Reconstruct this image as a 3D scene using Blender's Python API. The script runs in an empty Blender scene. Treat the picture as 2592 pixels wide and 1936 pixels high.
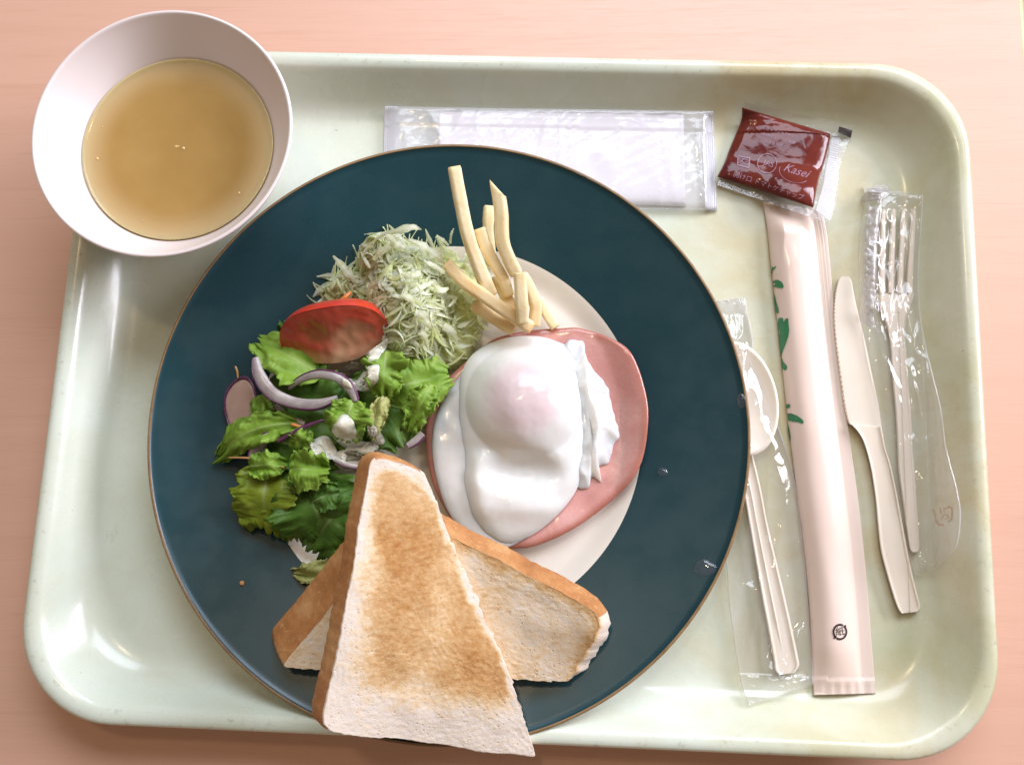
import bpy, math, random
import numpy as np
from mathutils import Vector, Matrix, noise

# ------------------------------------------------------------------ camera, light, exposure
SC = bpy.context.scene
COL = SC.collection
TILT, ROLL, CAM_H, FPX = math.radians(9.75), math.radians(1.5), 0.40, 2200.0
CAM_R = Matrix.Rotation(ROLL, 3, 'Y') @ Matrix.Rotation(TILT, 3, 'X')
cam_data = bpy.data.cameras.new('camera')
cam_data.sensor_fit = 'HORIZONTAL'; cam_data.sensor_width = 36.0
cam_data.lens = FPX / 2592.0 * 36.0
cam_data.clip_start = 0.01; cam_data.clip_end = 30.0
cam = bpy.data.objects.new('camera', cam_data); COL.objects.link(cam)
cam.matrix_world = Matrix.Translation((0, 0, CAM_H)) @ CAM_R.to_4x4()
SC.camera = cam

world = bpy.data.worlds.new('World'); SC.world = world; world.use_nodes = True
bg = world.node_tree.nodes['Background']
bg.inputs[0].default_value = (1.0, 0.77, 0.58, 1); bg.inputs[1].default_value = 0.25

def area(name, loc, target, sx, sy, power, color, spread=180):
    l = bpy.data.lights.new(name, 'AREA'); l.shape = 'RECTANGLE'; l.size = sx; l.size_y = sy
    l.energy = power; l.color = color; l.spread = math.radians(spread)
    o = bpy.data.objects.new(name, l); COL.objects.link(o); o.location = loc
    o.rotation_euler = (Vector(target) - Vector(loc)).to_track_quat('-Z', 'Y').to_euler()
    return o
area('window_light', (1.36, 0.66, 0.66), (0, 0.06, 0), 0.95, 0.50, 36, (0.90, 0.88, 1.0))
area('second_window_light', (0.34, 1.32, 1.42), (0, 0.06, 0), 1.5, 0.80, 33, (0.77, 0.86, 1.0))
area('ceiling_lamp_light', (-0.25, 0.75, 1.9), (0, 0.06, 0), 0.16, 0.16, 4, (1.0, 0.76, 0.48))
SC.view_settings.view_transform = 'Standard'; SC.view_settings.look = 'None'
SC.view_settings.exposure = -0.04; SC.view_settings.gamma = 1.0
SC.cycles.max_bounces = 10; SC.cycles.transparent_max_bounces = 24
SC.cycles.volume_bounces = 2
SC.cycles.sample_clamp_indirect = 6.0

# ------------------------------------------------------------------ photograph pixel -> point at a height
def P(p, z):
    d = CAM_R @ Vector(((p[0] - 1296) / FPX, -(p[1] - 968) / FPX, -1.0))
    s = (z - CAM_H) / d.z
    return Vector((d.x * s, d.y * s, z))
def D(x, y): return (x * 1.1718, y * 1.1718)
def crop(x0, y0, k): return lambda x, y: (x0 + x / k, y0 + y / k)
Z2 = crop(500, 480, 2.36); Z3 = crop(1000, 750, 2.36); ZF = crop(1000, 380, 3.515)
Z6 = crop(1900, 440, 2.36); Z7 = crop(1780, 1140, 2.36); ZK = crop(1800, 260, 5.508); ZL = crop(540, 1000, 3.304)
ZT = crop(640, 1080, 1.93); ZN = crop(900, 230, 2.212); ZG = crop(1900, 640, 3.304); Z9 = crop(2140, 440, 3.591)
ZS = crop(1820, 1380, 3.755); Z1 = crop(0, 0, 2.36)

def sm(a, b, x):
    t = min(1.0, max(0.0, (x - a) / (b - a))) if a != b else float(x > a)
    return t * t * (3 - 2 * t)
def lerp(a, b, t): return a + (b - a) * t
def N3(x, y, z=0.0): return noise.noise((x, y, z))

# ------------------------------------------------------------------ mesh helpers
def set_parent(o, parent):
    o.parent = parent
def mesh_obj(name, verts, faces, mat, parent=None, smooth=True, base=None, attrs=None):
    verts = [Vector(v) for v in verts]
    if parent is not None:
        off = parent_world(parent)
    elif base is not None:
        off = Vector(base)
    else:
        xs = [v.x for v in verts]; ys = [v.y for v in verts]; zs = [v.z for v in verts]
        off = Vector(((min(xs) + max(xs)) / 2, (min(ys) + max(ys)) / 2, min(zs)))
    me = bpy.data.meshes.new(name)
    me.from_pydata([v - off for v in verts], [], faces)
    me.validate()
    if smooth:
        me.polygons.foreach_set('use_smooth', [True] * len(me.polygons))
    if attrs:
        for k, vals in attrs.items():
            a = me.attributes.new(k, 'FLOAT', 'POINT'); a.data.foreach_set('value', vals)
    me.materials.append(mat)
    o = bpy.data.objects.new(name, me); COL.objects.link(o)
    if parent is not None: o.parent = parent
    else: o.location = off
    me.update()
    return o
WORLD_LOC = {}
def parent_world(o):
    v = Vector(o.location)
    if o.parent is not None: v = v + parent_world(o.parent)
    return v
def tag(o, label=None, cat=None, group=None, kind=None):
    if label: o['label'] = label
    if cat: o['category'] = cat
    if group: o['group'] = group
    if kind: o['kind'] = kind
    return o
def thing(name, label, cat, loc, group=None):
    e = bpy.data.objects.new(name, None); COL.objects.link(e); e.location = loc
    e.empty_display_size = 0.01
    return tag(e, label, cat, group)

def catmull(pts, n, closed=False):
    pts = [Vector(p) for p in pts]; m = len(pts); out = []
    segs = m if closed else m - 1
    for k in range(n):
        t = k / n * segs if closed else k / (n - 1) * segs
        i = min(int(t), segs - 1); f = t - i
        if closed: p0, p1, p2, p3 = pts[(i - 1) % m], pts[i % m], pts[(i + 1) % m], pts[(i + 2) % m]
        else: p0, p1, p2, p3 = pts[max(i - 1, 0)], pts[i], pts[i + 1], pts[min(i + 2, m - 1)]
        out.append(0.5 * (2 * p1 + (p2 - p0) * f + (2 * p0 - 5 * p1 + 4 * p2 - p3) * f * f + (3 * p1 - p0 - 3 * p2 + p3) * f ** 3))
    return out

def lathe(profile, seg=128, cx=0, cy=0):
    v, f = [], []
    n = len(profile)
    for (r, z) in profile:
        for k in range(seg):
            a = 2 * math.pi * k / seg
            v.append((cx + r * math.cos(a), cy + r * math.sin(a), z))
    for i in range(n - 1):
        for k in range(seg):
            k2 = (k + 1) % seg
            f.append((i * seg + k, i * seg + k2, (i + 1) * seg + k2, (i + 1) * seg + k))
    return v, f

def grid_faces(nu, nv, off=0, flip=False):
    f = []
    for j in range(nv - 1):
        for i in range(nu - 1):
            a = off + j * nu + i
            q = (a, a + 1, a + nu + 1, a + nu)
            f.append(q[::-1] if flip else q)
    return f

def slab(name, outline, zbot, thick, mat, rings=26, parent=None, center=None, power=0.6, attrs_fn=None, bottom=True, keep=None, base=None):
    """closed lump over a star-shaped outline (world xy): bottom follows zbot, top = zbot + thick(x, y, t)"""
    n = len(outline)
    c = Vector(center) if center else sum((Vector(p) for p in outline), Vector((0, 0))) / n
    v = [(c.x, c.y, zbot(c.x, c.y) + thick(c.x, c.y, 0.0))]; ts = [0.0]
    for r in range(1, rings + 1):
        t = 1 - (1 - r / rings) ** (1 / power)
        for p in outline:
            x = lerp(c.x, p[0], t); y = lerp(c.y, p[1], t)
            v.append((x, y, zbot(x, y) + thick(x, y, t))); ts.append(t)
    f = [(0, 1 + k, 1 + (k + 1) % n) for k in range(n)]
    for r in range(rings - 1):
        for k in range(n):
            a = 1 + r * n + k; b = 1 + r * n + (k + 1) % n
            f.append((a, a + n, b + n, b))
    if bottom:
        o = len(v)
        for t in (0.999, 0.6):
            for p in outline:
                x = lerp(c.x, p[0], t); y = lerp(c.y, p[1], t); v.append((x, y, zbot(x, y))); ts.append(t)
        v.append((c.x, c.y, zbot(c.x, c.y))); ts.append(0)
        l0 = 1 + (rings - 1) * n
        for k in range(n):
            k2 = (k + 1) % n
            f.append((l0 + k, o + k, o + k2, l0 + k2))
            f.append((o + k, o + n + k, o + n + k2, o + k2))
            f.append((o + n + k, len(v) - 1, o + n + k2))
    at = None
    if attrs_fn: at = {k: [fn(*vv, t) for vv, t in zip(v, ts)] for k, fn in attrs_fn.items()}
    return mesh_obj(name, v, f, mat, parent, attrs=at, base=base)

def sweep(path, section, up=Vector((0, 0, 1)), caps=True):
    """path: points; section(i, t) -> list of (side, up) offsets"""
    v, f = [], []
    n = len(path); m = None
    for i, p in enumerate(path):
        t = (path[min(i + 1, n - 1)] - path[max(i - 1, 0)]).normalized()
        s = t.cross(up)
        if s.length < 1e-6: s = Vector((1, 0, 0))
        s.normalize(); u = s.cross(t).normalized()
        sec = section(i, i / (n - 1)); m = len(sec)
        for (a, b) in sec: v.append(p + s * a + u * b)
    for i in range(n - 1):
        for k in range(m):
            k2 = (k + 1) % m
            f.append((i * m + k, i * m + k2, (i + 1) * m + k2, (i + 1) * m + k))
    if caps:
        f.append(tuple(range(m))[::-1]); f.append(tuple(range((n - 1) * m, n * m)))
    return v, f

TRAY = dict(cx=-0.0101, cy=0.0681, hx=.2067, hy=.1545, rot=math.radians(-2.12))
TRAY_PROF = [(.0290, 0), (.0258, .0002), (.0225, .0008), (.0195, .0022), (.0165, .0050), (.0125, .0105), (.0090, .0165), (.0060, .0205)]
def tray_z(x, y):
    """height of the tray's inner surface: 0 on its floor, rising at the walls"""
    c, q = math.cos(-TRAY['rot']), math.sin(-TRAY['rot']); dx, dy = x - TRAY['cx'], y - TRAY['cy']
    a, b = abs(dx * c - dy * q), abs(dx * q + dy * c)
    r = .040; ex, ey = max(0, a - (TRAY['hx'] - r)), max(0, b - (TRAY['hy'] - r))
    ins = r - math.hypot(ex, ey) if (ex > 0 and ey > 0) else min(TRAY['hx'] - a, TRAY['hy'] - b)
    if ins >= .029: return 0.0
    for (i0, z0), (i1, z1) in zip(TRAY_PROF, TRAY_PROF[1:]):
        if ins >= i1: return lerp(z1, z0, (ins - i1) / (i0 - i1)) + .0005
    return .021
def on_tray(p, z):
    q = P(p, z); t = tray_z(q.x, q.y)
    return P(p, z + t) if t > 0 else q
def rows_patch(rows, nv, nu, zf, jitter=None):
    """rows: [(lx,ly,rx,ry)] photo px from one end to the other; zf(u,v) height. returns verts grid"""
    L = catmull([Vector((r[0], r[1])) for r in rows], nv); R = catmull([Vector((r[2], r[3])) for r in rows], nv)
    v = []
    for j in range(nv):
        for i in range(nu):
            u = i / (nu - 1); w = j / (nv - 1)
            p = L[j].lerp(R[j], u)
            if jitter: p = p + jitter(u, w)
            v.append(on_tray(p, zf(u, w)))
    return v
def rows_solid(rows, nv, nu, ztop, zbot, jitter=None):
    a = rows_patch(rows, nv, nu, ztop, jitter); b = rows_patch(rows, nv, nu, zbot, jitter)
    n = len(a); f = grid_faces(nu, nv, 0, True) + grid_faces(nu, nv, n)
    ring = [i for i in range(nu)] + [j * nu + nu - 1 for j in range(1, nv)] + [(nv - 1) * nu + i for i in range(nu - 2, -1, -1)] + [j * nu for j in range(nv - 2, 0, -1)]
    for k in range(len(ring)):
        x, y = ring[k], ring[(k + 1) % len(ring)]
        f.append((x, y, n + y, n + x))
    return a + b, f

# ------------------------------------------------------------------ materials
class NT:
    def __init__(s, name):
        s.m = bpy.data.materials.new(name); s.m.use_nodes = True; s.t = s.m.node_tree
        s.b = s.t.nodes['Principled BSDF']; s.out = s.t.nodes['Material Output']; s.co = None
    def n(s, typ, **kw):
        x = s.t.nodes.new(typ)
        for k, val in kw.items(): setattr(x, k, val)
        return x
    def l(s, a, b): s.t.links.new(a, b)
    def coord(s, scale=(1, 1, 1), kind='Object', rot=(0, 0, 0)):
        tc = s.n('ShaderNodeTexCoord'); mp = s.n('ShaderNodeMapping')
        mp.inputs['Scale'].default_value = scale; mp.inputs['Rotation'].default_value = rot
        s.l(tc.outputs[kind], mp.inputs[0]); return mp.outputs[0]
    def noise(s, scale, detail=3, rough=.55, stretch=(1, 1, 1), rot=(0, 0, 0), dist=0.0):
        x = s.n('ShaderNodeTexNoise'); x.inputs['Scale'].default_value = scale; x.inputs['Detail'].default_value = detail
        x.inputs['Roughness'].default_value = rough; x.inputs['Distortion'].default_value = dist
        s.l(s.coord(stretch, rot=rot), x.inputs['Vector']); return x.outputs['Fac']
    def ramp(s, fac, stops):
        r = s.n('ShaderNodeValToRGB'); e = r.color_ramp.elements
        while len(e) > 1: e.remove(e[-1])
        e[0].position = stops[0][0]; e[0].color = (*stops[0][1], 1)
        for p, c in stops[1:]:
            x = e.new(p); x.color = (*c, 1)
        s.l(fac, r.inputs[0]); return r.outputs[0]
    def framp(s, fac, a, b, lo=0.0, hi=1.0):
        r = s.n('ShaderNodeMapRange'); r.inputs[1].default_value = a; r.inputs[2].default_value = b
        r.inputs[3].default_value = lo; r.inputs[4].default_value = hi; r.interpolation_type = 'SMOOTHSTEP'
        s.l(fac, r.inputs[0]); return r.outputs[0]
    def mix(s, fac, a, b):
        x = s.n('ShaderNodeMix'); x.data_type = 'RGBA'
        for sock, val in ((x.inputs[0], fac), (x.inputs[6], a), (x.inputs[7], b)):
            if isinstance(val, (int, float)): sock.default_value = val
            elif isinstance(val, tuple): sock.default_value = (*val, 1)
            else: s.l(val, sock)
        return x.outputs[2]
    def math(s, op, a, b=0.0):
        x = s.n('ShaderNodeMath', operation=op)
        for k, val in enumerate((a, b)):
            if isinstance(val, (int, float)): x.inputs[k].default_value = val
            else: s.l(val, x.inputs[k])
        return x.outputs[0]
    def attr(s, name):
        a = s.n('ShaderNodeAttribute'); a.attribute_name = name; return a.outputs['Fac']
    def bump(s, h, strength=.3, dist=.001, normal=None):
        x = s.n('ShaderNodeBump'); x.inputs['Strength'].default_value = strength; x.inputs['Distance'].default_value = dist
        s.l(h, x.inputs['Height'])
        if normal is not None: s.l(normal, x.inputs['Normal'])
        return x.outputs[0]
    def set(s, **kw):
        for k, val in kw.items():
            sock = s.b.inputs[k.replace('_', ' ')]
            if hasattr(val, 'is_linked') or hasattr(val, 'node'): s.l(val, sock)
            elif isinstance(val, tuple) and len(val) == 3 and sock.type == 'RGBA': sock.default_value = (*val, 1)
            else: sock.default_value = val
        return s
    def sss(s, w, rad, scale):
        s.b.inputs['Subsurface Weight'].default_value = w; s.b.inputs['Subsurface Radius'].default_value = rad
        s.b.inputs['Subsurface Scale'].default_value = scale; return s

def simple(name, col, rough=.5, var=None, nscale=120, bump=0, bscale=600, spec=.5, coat=0, stretch=(1, 1, 1), bdist=.0006):
    m = NT(name)
    if var: m.set(Base_Color=m.ramp(m.noise(nscale, 4, .6, stretch), [(.3, col), (.7, var)]))
    else: m.set(Base_Color=col)
    m.set(Roughness=rough); m.b.inputs['Specular IOR Level'].default_value = spec
    m.b.inputs['Coat Weight'].default_value = coat; m.b.inputs['Coat Roughness'].default_value = .1
    if bump: m.set(Normal=m.bump(m.noise(bscale, 3), bump, bdist))
    return m

def m_wood(name, c1, c2, c3):
    m = NT(name)
    big = m.noise(1.0, 3, .55, (2.2, 60, 1))
    fine = m.noise(1.0, 4, .7, (45, 1300, 1), dist=.3)
    col = m.ramp(big, [(.25, c1), (.55, c2), (.8, c1)])
    col = m.mix(m.framp(fine, .52, .75, 0, .38), col, c3)
    lines = m.noise(1.0, 2, .5, (14, 420, 1), dist=.4)
    col = m.mix(m.framp(lines, .60, .72, 0, .22), col, c3)
    m.set(Base_Color=col, Roughness=m.framp(fine, .3, .8, .36, .5))
    m.set(Normal=m.bump(fine, .12, .0002))
    m.b.inputs['Specular IOR Level'].default_value = .55
    return m.m
MAT = {}
MAT['wood'] = m_wood('laminate_wood', (.66, .385, .275), (.69, .415, .300), (.54, .290, .190))
MAT['edge'] = m_wood('edge_band_wood', (.62, .27, .09), (.68, .32, .12), (.45, .17, .05))
MAT['floor'] = simple('dark_floor', (.09, .04, .025), .6, (.12, .06, .04), 8).m

def m_tray():
    m = NT('fibreglass_tray')
    cloud = m.noise(16, 4, .6); fib = m.noise(1, 5, .7, (170, 45, 60), dist=1.4)
    col = m.ramp(cloud, [(.3, (.62, .68, .57)), (.55, (.67, .73, .63)), (.75, (.63, .71, .62))])
    col = m.mix(m.framp(fib, .62, .74, 0, .22), col, (.36, .33, .19))
    st = m.noise(22, 5, .62, dist=.6)
    yellow_right = m.attr('yellow_right')  # yellower towards the right end of the tray, with olive blotches
    col = m.mix(m.math('MULTIPLY', m.framp(yellow_right, .25, .95), .42), col, (.63, .54, .30))
    blotch = m.math('MULTIPLY', m.framp(st, .40, .66), yellow_right)
    col = m.mix(m.math('MULTIPLY', blotch, .45), col, (.55, .40, .12))
    st2 = m.noise(13, 4, .6, stretch=(1, 1.3, 1), rot=(0, 0, .6))
    col = m.mix(m.math('MULTIPLY', m.math('MULTIPLY', m.framp(st2, .45, .68), yellow_right), .4), col, (.40, .44, .22))
    sp = m.noise(420, 1, .5)
    col = m.mix(m.framp(sp, .80, .84, 0, .5), col, (.18, .12, .06))
    wear = m.attr('wear')
    wn = m.noise(300, 4, .7)
    col = m.mix(m.math('MULTIPLY', wear, m.framp(wn, .55, .76, 0, .45)), col, (.30, .24, .17))
    m.set(Base_Color=col, Roughness=m.framp(m.noise(35, 4), .3, .7, .20, .34))
    m.b.inputs['Coat Weight'].default_value = .25; m.b.inputs['Coat Roughness'].default_value = .12
    m.set(Normal=m.bump(m.noise(240, 4, .6), .10, .0006))
    return m.m
MAT['tray'] = m_tray()

# ------------------------------------------------------------------ the table and the floor
TABLE_Z = -0.0045
def build_table():
    e0 = P((2577, 0), TABLE_Z); e1 = P((2592, 190), TABLE_Z)
    d = (e0 - e1).normalized(); nrm = Vector((d.y, -d.x, 0))
    a = e1 - d * 0.75; b = e1 + d * 0.75
    t = thing('table', 'pale pinkish wood laminate table with an orange lipping under the tray', 'table', (0, 0.05, TABLE_Z - .72))
    th = .028
    def box(p, q, w0, w1, z0, z1):
        pts = [p + nrm * w0, q + nrm * w0, q + nrm * w1, p + nrm * w1]
        v = [(x.x, x.y, z) for z in (z0, z1) for x in pts]
        return v, [(3, 2, 1, 0), (4, 5, 6, 7), (0, 1, 5, 4), (1, 2, 6, 5), (2, 3, 7, 6), (3, 0, 4, 7)]
    v, f = box(a, b, -1.2, 0.0, TABLE_Z - th, TABLE_Z); mesh_obj('table_top', v, f[:] if False else [tuple(x[::-1]) for x in f], MAT['wood'], t, False)
    # lipping: rounded strip along the edge
    prof = [(0.0003, -th), (0.0003, -.0006)] + [(.0003 + .006 * math.sin(k / 6 * math.pi / 2), -.0066 + .006 * math.cos(k / 6 * math.pi / 2)) for k in range(7)] + [(.0063, -th)]
    v, f = [], []
    for p in (a, b):
        for (o, z) in prof: v.append(p + nrm * o + Vector((0, 0, z)))
    n = len(prof)
    for k in range(n): f.append((k, (k + 1) % n, n + (k + 1) % n, n + k))
    mesh_obj('edge_band', v, f, MAT['edge'], t)
    for (s, w) in ((.08, -.06), (.08, -1.14), (1.42, -.06), (1.42, -1.14)):
        c = a + d * s
        v, f = box(c, c + d * .05, w - .05, w, TABLE_Z - .72, TABLE_Z - th - .001)
        mesh_obj('leg', v, f, MAT['edge'], t, False)
    v = [(-3, -3, TABLE_Z - .72), (3, -3, TABLE_Z - .72), (3, 3, TABLE_Z - .72), (-3, 3, TABLE_Z - .72)]
    tag(mesh_obj('floor', v, [(0, 1, 2, 3)], MAT['floor'], None, False), kind='structure')
build_table()

# ------------------------------------------------------------------ tray
def build_tray():
    RZ = .0205
    A = math.radians(-2.12)
    C = Vector((-0.0101, 0.0681)); HA, HB = .2067, .1545
    ca, sa = math.cos(A), math.sin(A)
    def rrect(hx, hy, r, nc=14, ne=(40, 30)):
        pts = []
        cs = [(hx - r, hy - r, 0), (-hx + r, hy - r, 90), (-hx + r, -hy + r, 180), (hx - r, -hy + r, 270)]
        for q, (x, y, a0) in enumerate(cs):
            for k in range(nc + 1):
                a = math.radians(a0 + 90 * k / nc); pts.append((x + r * math.cos(a), y + r * math.sin(a)))
            nx, ny, na = cs[(q + 1) % 4]
            a = math.radians(a0 + 90); e = Vector((x + r * math.cos(a), y + r * math.sin(a)))
            s = Vector((nx + r * math.cos(a), ny + r * math.sin(a)))
            m = ne[q % 2]
            for k in range(1, m): pts.append(tuple(e.lerp(s, k / m)))
        return pts
    # (inset, height, corner radius)
    prof = [(.014, -.0042, .034), (.0075, .004, .038), (.0016, RZ - .006, .0425), (.0006, RZ - .004, .043), (0, RZ - .0022, .043), (.0004, RZ - .0008, .043), (.0016, RZ, .0425),
            (.0035, RZ + .0002, .042), (.0062, RZ - .0004, .041), (.0076, RZ - .0016, .040), (.0090, RZ - .0040, .040), (.0125, .0105, .039),
            (.0165, .0050, .038), (.0195, .0022, .037), (.0225, .0008, .036), (.0258, .0002, .035), (.0290, 0, .034)]
    v, f, yellow_right, wear = [], [], [], []
    n = None
    def yellow_at(x, y):
        return min(1, max(0, sm(.04, .15, x) * (0.5 + .5 * sm(-.16, -.02, y)) + .22))
    for (i, z, r) in prof:
        ring = rrect(HA - i, HB - i, r); n = len(ring)
        for (x, y) in ring:
            v.append((C.x + x * ca - y * sa, C.y + x * sa + y * ca, z)); yellow_right.append(yellow_at(x, y)); wear.append(1.0 if i < .0075 and z > .01 else .12)
    last = rrect(HA - .029, HB - .029, .034)
    for s in (.93, .8, .6, .4, .2):
        for (x, y) in last:
            v.append((C.x + (x * ca - y * sa) * s, C.y + (x * sa + y * ca) * s, 0)); yellow_right.append(yellow_at(x * s, y * s)); wear.append(.12)
    v.append((C.x, C.y, 0)); yellow_right.append(.2); wear.append(.1)
    R = len(prof) + 5
    for j in range(R - 1):
        for k in range(n):
            k2 = (k + 1) % n
            f.append((j * n + k, j * n + k2, (j + 1) * n + k2, (j + 1) * n + k))
    for k in range(n): f.append(((R - 1) * n + k, (R - 1) * n + (k + 1) % n, len(v) - 1))
    o = mesh_obj('tray', v, f, MAT['tray'], attrs={'yellow_right': yellow_right, 'wear': wear})
    tag(o, 'worn pale green cafeteria tray with rounded corners and raised rim', 'tray')
build_tray()

# ------------------------------------------------------------------ plate
PC = Vector((-.0387, .0450, 0))
PR = .1326
def plate_z(x, y):
    r = math.hypot(x - PC.x, y - PC.y)
    if r < .076: return .0052
    if r < .088: return .0052 + .0042 * sm(.076, .090, r)
    return .0092 + (r - .088) / (PR - .088) * .0118
def build_plate():
    t = thing('dinner_plate', 'round dinner plate with wide dark teal rim and cream centre', 'plate', (PC.x, PC.y, .0))
    teal = NT('teal_glaze')
    teal.set(Base_Color=teal.ramp(teal.noise(30, 3), [(.3, (.007, .042, .053)), (.7, (.008, .045, .057))]), Roughness=teal.framp(teal.noise(60, 3), .3, .7, .24, .34))
    teal.b.inputs['Specular IOR Level'].default_value = .48
    teal.set(Normal=teal.bump(teal.noise(320, 2), .015, .0004))
    cream = simple('cream_glaze', (.79, .73, .64), .22, (.82, .77, .68), 25, .04, 300).m
    brown = simple('brown_rim_glaze', (.20, .115, .045), .35, (.30, .19, .09), 160).m
    RB = .0872
    prof = [(PR - .0012, plate_z(PC.x + PR - .0012, PC.y) + .0006)]
    r = PR - .002
    while r > RB + .0005: prof.append((r, plate_z(PC.x + r, PC.y))); r -= .002
    prof.append((RB, plate_z(PC.x + RB, PC.y)))
    v, f = lathe(prof, 192, PC.x, PC.y); mesh_obj('rim', v, [q[::-1] for q in f], teal.m, t)
    prof = [(RB, plate_z(PC.x + RB, PC.y))]
    r = RB - .0012
    while r > .06: prof.append((r, plate_z(PC.x + r, PC.y))); r -= .0012
    prof += [(.03, .0052), (.0005, .0052)]
    v, f = lathe(prof, 192, PC.x, PC.y); mesh_obj('well', v, [q[::-1] for q in f], cream, t)
    zt = plate_z(PC.x + PR, PC.y) + .0006
    prof = [(PR - .0012, zt - .0002), (PR - .0006, zt + .0001), (PR, zt - .0004), (PR + .0002, zt - .0012), (PR - .0004, zt - .0022)]
    v, f = lathe(prof, 192, PC.x, PC.y); mesh_obj('edge_line', v, [q[::-1] for q in f], brown, t)
    prof = [(PR - .0004, zt - .0022), (.092, .0058), (.083, .0022), (.070, .0020), (.069, .0003), (.066, .0003), (.065, .002), (.0005, .0022)]
    v, f = lathe(prof, 128, PC.x, PC.y); mesh_obj('underside', v, [q[::-1] for q in f], cream, t)
build_plate()

# ------------------------------------------------------------------ soup bowl and soup
def build_bowl():
    RZ = .056
    c = P((409, 331), RZ)
    shell = NT('pinkish_white_melamine')
    shell.set(Base_Color=(.80, .72, .70), Roughness=.30); shell.b.inputs['Specular IOR Level'].default_value = .45
    shell.set(Normal=shell.bump(shell.noise(90, 2), .04, .0006))
    t = thing('soup_bowl', 'pinkish white round bowl of clear broth on the tray corner', 'bowl', (c.x, c.y, 0.0003))
    inner = [(.0005, .0075), (.010, .0077), (.0175, .0100), (.0245, .0150), (.0310, .0220), (.0372, .0300), (.0428, .0378), (.0482, .0452), (.0528, .0525), (.0545, .0556)]
    lip = [(.0549, .0562), (.0554, .0564), (.0561, .0562), (.0563, .0556), (.0560, .0549)]
    outer = [(.0542, .0510), (.0502, .0445), (.0442, .0355), (.0380, .0270), (.0318, .0195), (.0250, .0125), (.0205, .0085), (.0199, .004), (.0196, .0012), (.0190, .0003), (.0178, .0006), (.0172, .003), (.0005, .0035)]
    def smooth(pr, n):
        return [tuple(p) for p in catmull([Vector((a, b)) for a, b in pr], n)]
    v, f = lathe(smooth(inner, 60), 144, c.x, c.y); mesh_obj('inside', v, f, shell.m, t)
    v, f = lathe([(.0545, .0556)] + smooth(lip, 14), 144, c.x, c.y); mesh_obj('lip', v, f, shell.m, t)
    v, f = lathe([(.0560, .0549)] + smooth(outer, 50), 144, c.x, c.y); mesh_obj('outside', v, f, shell.m, t)
    # broth: closed body inside the bowl
    sz = .0388
    inn = smooth(inner, 80)
    wall = [(r - .0002, z + .0001) for r, z in inn if z < sz - .0002]
    rs = wall[-1][0]
    prof = [(.00001, sz), (rs * .25, sz), (rs * .5, sz), (rs - .003, sz), (rs - .0015, sz + .0001), (rs - .0005, sz + .0004), (rs, sz + .0007)] + wall[::-1]
    v, f = lathe(prof, 128, c.x, c.y)
    s = NT('broth')   # thin broth over a white bowl: paler where the layer is shallow
    dep = s.attr('depth'); deep = s.ramp(s.noise(45, 4, .6), [(.3, (.42, .255, .080)), (.7, (.47, .295, .100))])
    s.set(Base_Color=s.mix(s.framp(dep, .0, .020), (.60, .44, .23), deep), Roughness=.05); s.b.inputs['IOR'].default_value = 1.33
    s.sss(.55, (1, .62, .2), .010)
    def depth_at(x, y):
        r = math.hypot(x - c.x, y - c.y); z = min((abs(a - r), b) for a, b in inn)[1]; return max(0.0, sz - z)
    # finer rings on the surface so that the depth is carried
    prof = [(.00001, sz)] + [(rs * q / 24, sz) for q in range(1, 23)] + [(rs - .0015, sz + .0001), (rs - .0005, sz + .0004), (rs, sz + .0007)] + wall[::-1]
    v, f = lathe(prof, 128, c.x, c.y)
    o = mesh_obj('soup', v, f, s.m, attrs={'depth': [depth_at(a, b) for a, b, z in v]})
    oil = NT('oil_spot'); oil.set(Base_Color=(.62, .42, .13), Roughness=.04); oil.b.inputs['Coat Weight'].default_value = .5
    rnd = random.Random(8)
    for i in range(12):
        a = rnd.random() * 6.283; rr = rs * rnd.uniform(.75, .965) if i % 3 else rs * rnd.random() * .9
        r_ = rnd.choice([.0003, .0004, .0006, .0009]); x, y = c.x + rr * math.cos(a), c.y + rr * math.sin(a)
        vv, ff = lathe([(r_, sz - .0001 + (rr > rs * .95) * .0003), (r_ * .8, sz + .00012 + (rr > rs * .95) * .0003), (.00001, sz + .00022 + (rr > rs * .95) * .0003)], 14, x, y)
        mesh_obj('oil_spot', vv, ff, oil.m, o)
    tag(o, 'cloudy golden brown broth filling the white bowl', 'soup')
build_bowl()

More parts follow.
